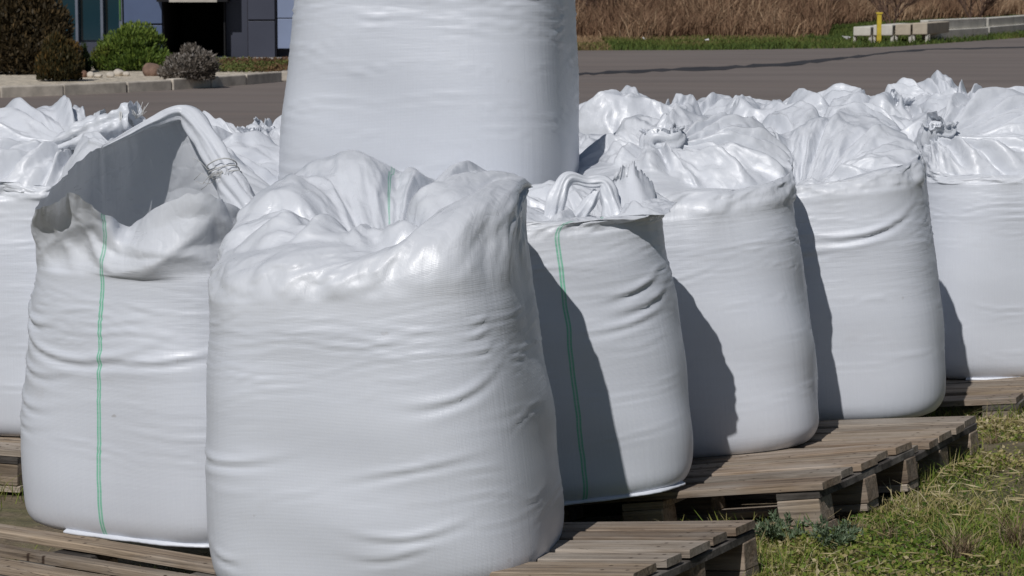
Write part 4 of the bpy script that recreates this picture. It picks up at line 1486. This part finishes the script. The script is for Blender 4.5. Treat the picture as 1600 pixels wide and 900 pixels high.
def shrub(px, py, wpx, hpx, label, cat, stops, nleaf, size, seed, name='shrub', spiky=0.0, flat=1.0, up=0.3, hollow=0.35, trans=0.15, lumps=9):
    """crown of small leaves on stems; measured in photograph pixels"""
    c = at(px, py, BED)
    s = FPX / c.y
    w, h = wpx / s, hpx / s
    c.y += w * 0.4
    r_ = np.random.RandomState(seed)
    root = empty(name, c)
    tag(root, label, cat)
    m_ = leafy('leaves_' + str(seed), stops, 0.6, trans)
    # lumps make an uneven outline
    lc = r_.randn(lumps, 3)
    lc /= np.linalg.norm(lc, axis=1)[:, None]
    lc *= r_.uniform(0.35, 0.62, lumps)[:, None]
    lr = r_.uniform(0.34, 0.55, lumps)
    ltn = r_.uniform(-0.14, 0.14, lumps)
    k = r_.randint(0, lumps, nleaf)
    d = r_.randn(nleaf, 3)
    d /= np.linalg.norm(d, axis=1)[:, None]
    rad = (hollow + (1 - hollow) * r_.rand(nleaf) ** 0.5) * lr[k]
    P = lc[k] + d * rad[:, None]
    P[:, 2] = np.where(P[:, 2] < 0, P[:, 2] * 0.5, P[:, 2]) * flat
    P[:, :2] *= (1 + 0.25 * np.clip(-P[:, 2:3] * 2, 0, 1))
    zmin, zmax = -0.42, 0.95
    P = P[(P[:, 2] > zmin)]
    kk = k[:len(P)]
    P = P * np.array([w / 2, w * 0.42, h / (zmax - zmin)]) + np.array([0, 0, -zmin * h / (zmax - zmin)])
    nb_ = nleaf // 4
    aa, rr_ = r_.rand(nb_) * 2 * PI, np.sqrt(r_.rand(nb_)) * 0.42 * w
    P = np.concatenate([P, np.c_[np.cos(aa) * rr_, np.sin(aa) * rr_ * 0.8, r_.rand(nb_) * h * 0.3]])
    kk = np.concatenate([kk, r_.randint(0, lumps, nb_)])
    nl = len(P)
    ctr = np.array([0, 0, h * 0.3])
    D = (P - ctr) / w + r_.randn(nl, 3) * 0.35 + np.array([0, 0, up])
    if spiky:
        D += np.array([0, 0, spiky])
    tint = np.clip(0.5 + ltn[kk] + r_.randn(nl) * 0.17 + (P[:, 2] / h - 0.5) * 0.18, 0, 1)
    leaves('foliage', P, D, r_.uniform(0.6, 1.3, nl) * size, r_, tint, m_, root, 0.35)
    st = MB()
    for q in range(9):
        i = r_.randint(nl)
        e_ = Vector(P[i]) * 0.8
        st.tube([(0.02 * r_.randn(), 0.02 * r_.randn(), -0.03), e_ * 0.5 + Vector((0, 0, 0.05)), e_], [0.018, 0.012, 0.005], 5)
    st.build('stem', simple('bark_' + str(seed), (0.12, 0.085, 0.06), 0.9), root)
    return root


DARKCON = [(0.0, (0.014, 0.012, 0.006)), (0.4, (0.04, 0.03, 0.014)), (0.7, (0.085, 0.058, 0.026)), (1.0, (0.15, 0.10, 0.045))]
shrub(22, 118, 165, 175, 'tall dark brown-green conifer at the left edge rising beyond the top of the photo', 'conifer', DARKCON, 22000, 0.10, 101, 'conifer', spiky=0.4, lumps=16)
shrub(87, 128, 84, 76, 'dark upright clipped conifer with orange-brown tips in front of the tall one', 'conifer',
      [(0.0, (0.014, 0.014, 0.006)), (0.45, (0.04, 0.036, 0.012)), (0.75, (0.10, 0.062, 0.018)), (1.0, (0.20, 0.11, 0.03))], 12000, 0.07, 102, 'conifer', spiky=1.4, lumps=12)
shrub(203, 112, 148, 70, 'bright green spreading juniper in the gravel bed', 'juniper',
      [(0.0, (0.025, 0.045, 0.01)), (0.4, (0.08, 0.13, 0.022)), (0.75, (0.17, 0.235, 0.04)), (1.0, (0.27, 0.33, 0.07))], 22000, 0.08, 103, 'juniper', spiky=0.5, lumps=16)
shrub(161, 111, 42, 42, 'small yellow-green bush in front of the juniper', 'bush',
      [(0.0, (0.03, 0.035, 0.01)), (0.5, (0.10, 0.115, 0.02)), (1.0, (0.24, 0.26, 0.04))], 3500, 0.05, 104, 'bush', spiky=0.8)
shrub(130, 112, 26, 46, 'narrow dark green bush between the clipped conifer and the juniper', 'bush',
      [(0.0, (0.012, 0.02, 0.008)), (0.5, (0.03, 0.05, 0.015)), (1.0, (0.07, 0.10, 0.03))], 2000, 0.05, 105, 'bush', spiky=0.4)
shrub(291, 126, 92, 60, 'rounded grey lavender bush hanging over the kerb', 'lavender bush',
      [(0.0, (0.07, 0.055, 0.04)), (0.4, (0.16, 0.135, 0.11)), (0.75, (0.28, 0.25, 0.22)), (1.0, (0.40, 0.37, 0.34))], 12000, 0.07, 106, 'lavender_bush', spiky=0.2, lumps=14)
# low creeping mat right of the lavender
r_ = np.random.RandomState(31)
n = 9000
pxs = r_.uniform(325, 450, n)
pys = r_.uniform(96, 113, n)
P = np.array([list(at(a, b, BED)) for a, b in zip(pxs, pys)])
P[:, 2] += r_.uniform(0, 0.11, n) * (0.6 + 0.5 * noise2(P[:, 0], P[:, 1], 5, 0.6))
D = np.c_[r_.randn(n), r_.randn(n), np.abs(r_.randn(n))]
tint = np.clip(0.5 + noise2(P[:, 0], P[:, 1], 8, 0.5) * 0.5 + r_.randn(n) * 0.15, 0, 1)
o = leaves('ground_cover', P, D, r_.uniform(0.03, 0.08, n), r_, tint,
           leafy('creeping_mat', [(0.0, (0.10, 0.05, 0.03)), (0.35, (0.17, 0.10, 0.05)), (0.6, (0.10, 0.12, 0.03)), (1.0, (0.16, 0.19, 0.06))], 0.7, 0.1), asp=0.6)
tag(o, 'low creeping ground cover beside the lavender', 'ground cover', kind='stuff')

stone_w = simple('pale_stone', (0.60, 0.54, 0.46), 0.85, 0.2, 6, 0.01, 18)
stone_b = simple('brown_stone', (0.22, 0.13, 0.09), 0.85, 0.3, 5, 0.01, 18)
stone_r = simple('reddish_boulder', (0.24, 0.155, 0.115), 0.85, 0.35, 4, 0.015, 14)


def stone(px, py, wpx, hpx, label, mat, seed, name='stone', n=14):
    r_ = np.random.RandomState(seed)
    c = at(px, py, BED)
    s = FPX / c.y
    w, h = wpx / s, hpx / s
    th = np.arange(n * 2) / (n * 2) * 2 * PI
    ph = np.linspace(0.02, PI - 0.02, n)
    T, Pp = np.meshgrid(th, ph)
    X = np.sin(Pp) * np.cos(T)
    Y = np.sin(Pp) * np.sin(T)
    Z = np.cos(Pp)
    for _ in range(5):
        d = r_.randn(3)
        d /= np.linalg.norm(d)
        q = X * d[0] + Y * d[1] + Z * d[2]
        lim = r_.uniform(0.72, 0.95)
        f = np.where(q > lim, lim / q, 1)
        f = 1 - (1 - f) * 0.8
        X, Y, Z = X * f, Y * f, Z * f
    V = np.c_[(X * w / 2).ravel(), (Y * w * 0.4).ravel(), ((Z * 0.62 + 0.42) * h).ravel()]
    i, j = np.meshgrid(np.arange(n - 1), np.arange(2 * n), indexing='ij')
    m2 = 2 * n
    a = (i * m2 + j).ravel()
    b = (i * m2 + (j + 1) % m2).ravel()
    o = np_mesh(name, V, np.c_[a, a + m2, b + m2, b], mat, None, True)
    o.location = (c.x, c.y + w * 0.3, c.z)
    tag(o, label, 'stone')
    return o


stone(236, 119, 30, 21, 'smooth reddish boulder between the juniper and the lavender', stone_r, 1, 'boulder')
stone(129, 121, 15, 11, 'brown stone right of the clipped conifer', stone_b, 2)
WL = ['leftmost white stone, next to the brown one', 'flat white stone second from the left in the gravel', 'white stone third from the left, under the small bush', 'tallest white stone below the juniper', 'white stone at the right end of the row']
for k, (px, py, w, h) in enumerate(((141, 121, 12, 9), (153, 121.5, 15, 6), (172, 121, 15, 8), (185, 119, 18, 11), (197, 119, 12, 7))):
    o = stone(px, py, w, h, WL[k], stone_w, 10 + k)
    o['group'] = 'white stones in the gravel bed'

# building
panel_m = simple('blue_grey_panel', (0.095, 0.13, 0.225), 0.45, 0.08, 0.7)
panel_d = simple('dark_blue_grey_panel', (0.055, 0.06, 0.085), 0.5, 0.08, 0.7)
joint_m = simple('panel_joint', (0.02, 0.02, 0.03), 0.8, 0.1)
frame_m = simple('window_frame', (0.14, 0.16, 0.20), 0.4, 0.08)
dark_m = simple('dark_interior', (0.006, 0.006, 0.007), 0.8, 0.2)
white_m = simple('pale_fascia', (0.45, 0.42, 0.36), 0.6, 0.1)
light_p = simple('light_blue_panel', (0.24, 0.29, 0.42), 0.5, 0.1, 0.7)
gm, nt, b = mat_new('dark_teal_glass')
b.inputs['Base Color'].default_value = (0.004, 0.030, 0.045, 1)
b.inputs['Roughness'].default_value = 0.06
b.inputs['Specular IOR Level'].default_value = 0.6
BY = 53.6
bs = FPX / BY
broot = empty('office_building', (-6, BY, 0))
tag(broot, 'office building with blue-grey panels, tall dark windows and a deep black entrance', 'building')


def bbox(name, px0, px1, z0, z1, d0, d1, mat, par=None, bevel=0.0):
    """box between two picture columns, heights z0..z1, depth d0..d1 behind the facade"""
    x0, x1 = (px0 - 800) / bs, (px1 - 800) / bs
    mb = MB()
    mb.box(((x0 + x1) / 2 + 6, (d0 + d1) / 2, (z0 + z1) / 2), (x1 - x0, d1 - d0, z1 - z0))
    o = mb.build(name, mat, par or broot, False, bevel)
    return o


ZB = KH - 0.01
ZT = 3.6
zr = lambda py: CAM_H - (py + 40) / bs
bbox('wall', -560, 80, ZB, ZT, 0.05, 3.0, panel_m)
bbox('plinth', 80, 194, ZB, 0.45, 0.05, 3.0, panel_d)
for k, (a, c) in enumerate(((84, 121), (125, 160), (164, 189))):
    w = bbox('window', a - 2, c + 2, 0.45, ZT, 0.22, 0.26, frame_m)
    bbox('pane', a, c, 0.5, ZT - 0.05, 0.18, 0.21, gm, w)
for a, c in ((80, 84), (121, 125), (160, 164), (189, 194)):
    bbox('mullion', a, c, 0.46, ZT, 0.0, 0.2, frame_m)
bbox('green_trim', 189.6, 192, 0.9, ZT, -0.02, -0.003, simple('green_trim', (0.06, 0.16, 0.03), 0.5))
# cladding column left of the door, with panel joints
bbox('backing', 195, 257, ZB, ZT, 0.06, 3.0, joint_m)
for z0, z1 in ((ZB, zr(37.8) - 0.0), (zr(36.4), zr(-24)), (zr(-25.4), ZT)):
    bbox('cladding_panel', 196.5, 255.5, z0 + 0.008, z1 - 0.008, 0.0, 0.055, panel_m, None, 0.006)
# entrance: a deep unlit recess
bbox('recess_wall', 257, 351, ZB, ZT, 3.2, 3.3, dark_m)
bbox('recess_side', 351, 353, ZB, ZT, 0.07, 3.2, dark_m)
bbox('recess_side', 256, 257.8, ZB, ZT, 0.065, 3.2, dark_m)
bbox('recess_floor', 258, 350.5, ZB, ZB + 0.012, 0.9, 3.2, dark_m)
bbox('canopy', 250, 360, zr(2.0), ZT, -0.25, 3.2, dark_m)
bbox('fascia', 270, 344, zr(2.6), zr(-4), -0.29, -0.252, white_m)
bbox('wall', 353, 388, ZB, ZT, 0.30, 3.0, panel_d)
bbox('backing', 388, 433, ZB, ZT, 0.05, 3.0, joint_m)
for z0, z1 in ((ZB, zr(31.5)), (zr(30.2), zr(-30)), (zr(-31.5), ZT)):
    bbox('cladding_panel', 389.5, 431, z0 + 0.006, z1 - 0.006, 0.0, 0.045, panel_d, None, 0.006)
bbox('wall', 433, 520, ZB, ZT, 0.4, 3.0, panel_d)
bbox('light_panel', 434.5, 470, zr(75), zr(28.6), 0.1, 0.38, light_p, None, 0.01)
bbox('light_panel', 434.5, 470, zr(27.4), ZT, 0.1, 0.38, light_p, None, 0.01)
bbox('roof', -560, 521, ZT, ZT + 0.25, -0.1, 3.4, panel_d)

# ------------------------------------------------------------------ right background: verge, field, blocks, post
REED = [(0.0, (0.16, 0.09, 0.055)), (0.3, (0.27, 0.165, 0.10)), (0.6, (0.40, 0.265, 0.165)), (0.85, (0.53, 0.39, 0.25)), (1.0, (0.60, 0.48, 0.35))]
r_m = leafy('dry_reed', REED, 0.85, 0.2)
rng = np.random.RandomState(77)


def verge_y(x):
    """far edge of the road in world space"""
    pts = [at(px, py) for px, py in ((-1500, 60), (0, 76), (905, 79), (1100, 78.5), (1300, 76), (1400, 73), (1500, 66), (1600, 59), (1800, 45))]
    return np.interp(x, [p.x for p in pts], [p.y for p in pts])


n = 110000
x = rng.uniform(-4, 30, n)
d = rng.uniform(0, 1, n) ** 1.5 * 40
y = verge_y(x) + 11.0 + d + noise2(x, x * 0.3, 4, 0.25) * 2.0
y = np.where(x / y > 0.117, y + 13.0, y)
keep = (np.abs(x / y) < 0.24)
x, y, d = x[keep], y[keep], d[keep]
n = len(x)
cl = noise2(x, y, 15, 0.35)
Hh = rng.uniform(0.45, 1.25, n) * (1 + 0.6 * cl) * (0.75 + np.clip(d / 8, 0, 1) * 0.8)
tint = np.clip(0.42 + cl * 0.35 + noise2(x, y, 18, 0.1) * 0.35 + rng.randn(n) * 0.16 - np.clip(d / 25, 0, 0.25), 0, 1)
o = blades('dry_reeds', np.c_[x, y, np.full(n, -0.03)], Hh, rng.uniform(0.02, 0.05, n), 0.7, rng, tint, r_m, curl=0.8)
tag(o, 'tall dry brown grass and reeds filling the field beyond the road', 'dry grass', kind='stuff')
n = 60000
x = rng.uniform(-2, 24, n)
d = rng.rand(n) * 13 * np.where(x > 7.3, 2.0, 1.0)
y = verge_y(x) + d - 0.15
n = len(x)
tint = np.clip(0.16 + noise2(x, y, 25, 0.3) * 0.25 + np.clip(d / 13, 0, 1) * 0.5 * (x < 8.2) + (x < 2.4) * 0.4 + rng.randn(n) * 0.1, 0, 1)
hgt = rng.uniform(0.05, 0.18, n)
VG = [(0.0, (0.06, 0.10, 0.025)), (0.3, (0.12, 0.16, 0.035)), (0.5, (0.15, 0.16, 0.045)), (0.7, (0.28, 0.19, 0.10)), (1.0, (0.42, 0.28, 0.17))]
o = blades('verge_grass', np.c_[x, y, np.full(n, -0.02)], hgt, rng.uniform(0.02, 0.045, n), 0.9, rng, tint, leafy('verge_grass', VG, 0.8, 0.2))
tag(o, 'green grass verge along the far edge of the road', 'grass', kind='stuff')

# bare shrubs in the field
SH = ['bare dark shrub in the dry field just right of the raised bag', 'bare twiggy shrub in the dry field above the verge, second from the raised bag', 'wide bare shrub in the middle of the dry field', 'bare shrub left of the concrete blocks', 'bare shrub standing behind the yellow post', 'bare shrub in the field above the long concrete beams']
bark = simple('twig_bark', (0.115, 0.07, 0.05), 0.9, 0.3)
for k, (px, py, w) in enumerate(((935, 40, 2.2), (1030, 34, 2.6), (1165, 36, 3.2), (1258, 42, 2.2), (1390, 26, 2.6), (1520, 24, 3.0))):
    r_ = random.Random(200 + k)
    c = at(px, py, -0.02)
    c.y = 82 + k * 2
    c.x = (px - 800) / FPX * c.y
    root = empty('bare_shrub', c)
    tag(root, SH[k], 'shrub', 'bare shrubs in the dry field')
    mb = MB()

    def grow(p, dv, ln, r0, lev):
        e_ = p + dv * ln
        mid = p + dv * ln * 0.5 + Vector((r_.uniform(-1, 1), r_.uniform(-1, 1), 0)) * ln * 0.08
        mb.tube([p, mid, e_], [r0, r0 * 0.8, r0 * 0.6], 4, False)
        if lev:
            for q in range(r_.randint(3, 4)):
                nd = (dv + Vector((r_.uniform(-1, 1), r_.uniform(-1, 1), r_.uniform(-0.4, 0.7))) * 0.75).normalized()
                grow(p.lerp(e_, r_.uniform(0.45, 1.0)), nd, ln * r_.uniform(0.6, 0.85), r0 * 0.6, lev - 1)
    for q in range(7):
        a = r_.uniform(0, 6.28)
        grow(Vector((0, 0, 0)), Vector((math.cos(a) * 0.6, math.sin(a) * 0.6, 1)).normalized(), w * 0.36, 0.03, 3)
    mb.build('branches', bark, root)

# concrete blocks
blk = simple('pale_concrete_block', (0.66, 0.63, 0.56), 0.9, 0.18, 1.5, 0.01, 10)
blk2 = simple('tan_concrete_block', (0.52, 0.45, 0.35), 0.9, 0.18, 1.5, 0.01, 10)
YB = 71.0
sB = FPX / YB


def pxbox(mb, px0, px1, py_top, py_bot, Y, depth, skew=0.0):
    x0, x1 = (px0 - 800) / FPX * Y, (px1 - 800) / FPX * Y
    z1, z0 = CAM_H - (py_top + 40) / FPX * Y, CAM_H - (py_bot + 40) / FPX * Y
    P = [(x0, Y, z0), (x1, Y, z0), (x1 + skew, Y + depth, z0), (x0 + skew, Y + depth, z0)]
    V = P + [(q[0], q[1], z1) for q in P]
    mb.add(V, [(3, 2, 1, 0), (4, 5, 6, 7), (0, 1, 5, 4), (1, 2, 6, 5), (2, 3, 7, 6), (3, 0, 4, 7)])


BL = ['concrete beam lying end-on, leftmost of the pile', 'concrete beam lying end-on just left of the yellow post', 'tan concrete beam lying end-on right of the yellow post', 'tan concrete beam lying end-on nearest the long beams']
for k, (a, c, t, bt, mt) in enumerate(((1331, 1358, 41, 55, blk), (1362, 1392, 38, 54.5, blk), (1396, 1420, 37, 54, blk2), (1423, 1446, 35, 53, blk2))):
    root = empty('concrete_beam', ((a + c) / 2 / 1.0 * 0, 0, 0))
    root.location = Vector((((a + c) / 2 - 800) / FPX * YB, YB, 0))
    tag(root, BL[k], 'concrete beam', 'concrete beams beyond the road')
    mb = MB()
    pxbox(mb, a, c, t, bt, YB, 2.6, 1.0)
    mb.v = [tuple(Vector(v) - root.location) for v in mb.v]
    mb.build('beam', mt, root, False, 0.02)
    for (e0, e1) in ((a, a + 4), (c - 3, c + 2)):
        mb = MB()
        pxbox(mb, e0, e1, bt, 66.5, YB + 0.05, 0.5, 0.1)
        mb.v = [tuple(Vector(v) - root.location) for v in mb.v]
        mb.build('foot', blk, root, False, 0.02)
LB = ['long pale concrete beam on top beside the end-on beams', 'long pale concrete beam below, next to the yellow post side', 'long concrete beam at the right edge, upper one', 'long concrete beam at the right edge, lower one']
for k, (a, c, t, bt, t2_, b2_, Y0, Y1) in enumerate(((1447, 1538, 31, 46.5, 27, 41.5, 73.2, 78.2), (1450, 1541, 46.8, 64, 41.7, 58, 73, 78), (1541, 1625, 27.5, 40.5, 21.5, 34, 79.7, 86.2), (1543, 1625, 40.8, 56, 34.2, 48, 79.5, 86))):
    root = empty('concrete_beam', ((a - 800) / FPX * Y0, Y0, 0))
    tag(root, LB[k], 'concrete beam', 'concrete beams beyond the road')
    xa, xc = (a - 800) / FPX * Y0, (c - 800) / FPX * Y1
    V = []
    for (x_, Y_, tt, bb) in ((xa, Y0, t, bt), (xc, Y1, t2_, b2_)):
        zt, zb = CAM_H - (tt + 40) / FPX * Y_, CAM_H - (bb + 40) / FPX * Y_
        V += [(x_, Y_, zb), (x_ - 0.15, Y_ + 0.45, zb), (x_ - 0.15, Y_ + 0.45, zt), (x_, Y_, zt)]
    mb = MB()
    mb.add([Vector(v) - root.location for v in V], [(0, 1, 2, 3), (7, 6, 5, 4), (0, 4, 5, 1), (1, 5, 6, 2), (2, 6, 7, 3), (3, 7, 4, 0)])
    mb.build('beam', blk, root, False, 0.02)
yel = simple('yellow_paint', (0.62, 0.47, 0.05), 0.55, 0.15, 6)
Yp = at(1371, 69).y
xp = (1371 - 800) / FPX * Yp
root = empty('marker_post', (xp, Yp, 0))
tag(root, 'short yellow marker post in front of the concrete beams', 'post')
mb = MB()
mb.box((0, 0, 0.40), (0.115, 0.10, 0.78))
mb.build('post', yel, root, False, 0.008)
mb = MB()
mb.box((0, 0, 0.80), (0.165, 0.14, 0.045))
mb.build('cap', yel, root, False, 0.01)
# scraps of litter on the verge
lit = simple('white_scrap', (0.75, 0.75, 0.75), 0.7, 0.05)
for k, (px, py, w, lab) in enumerate(((1007, 64, 0.14, 'larger white scrap of litter on the verge, left one'), (1105, 65, 0.11, 'small white scrap of litter on the verge, middle one'), (1322, 63, 0.2, 'white scrap of litter left of the concrete beams'))):
    r_ = random.Random(k)
    c = at(px, py, 0.1)
    mb = MB()
    V = [(r_.uniform(-0.5, 0.5) * w * 1.4, r_.uniform(-0.3, 0.3) * w, r_.uniform(0, 0.8) * w) for _ in range(6)]
    mb.add(V, [(0, 1, 2), (1, 2, 3), (2, 3, 4), (3, 4, 5), (0, 2, 4)])
    o = mb.build('litter', lit)
    o.location = c
    tag(o, lab, 'litter')
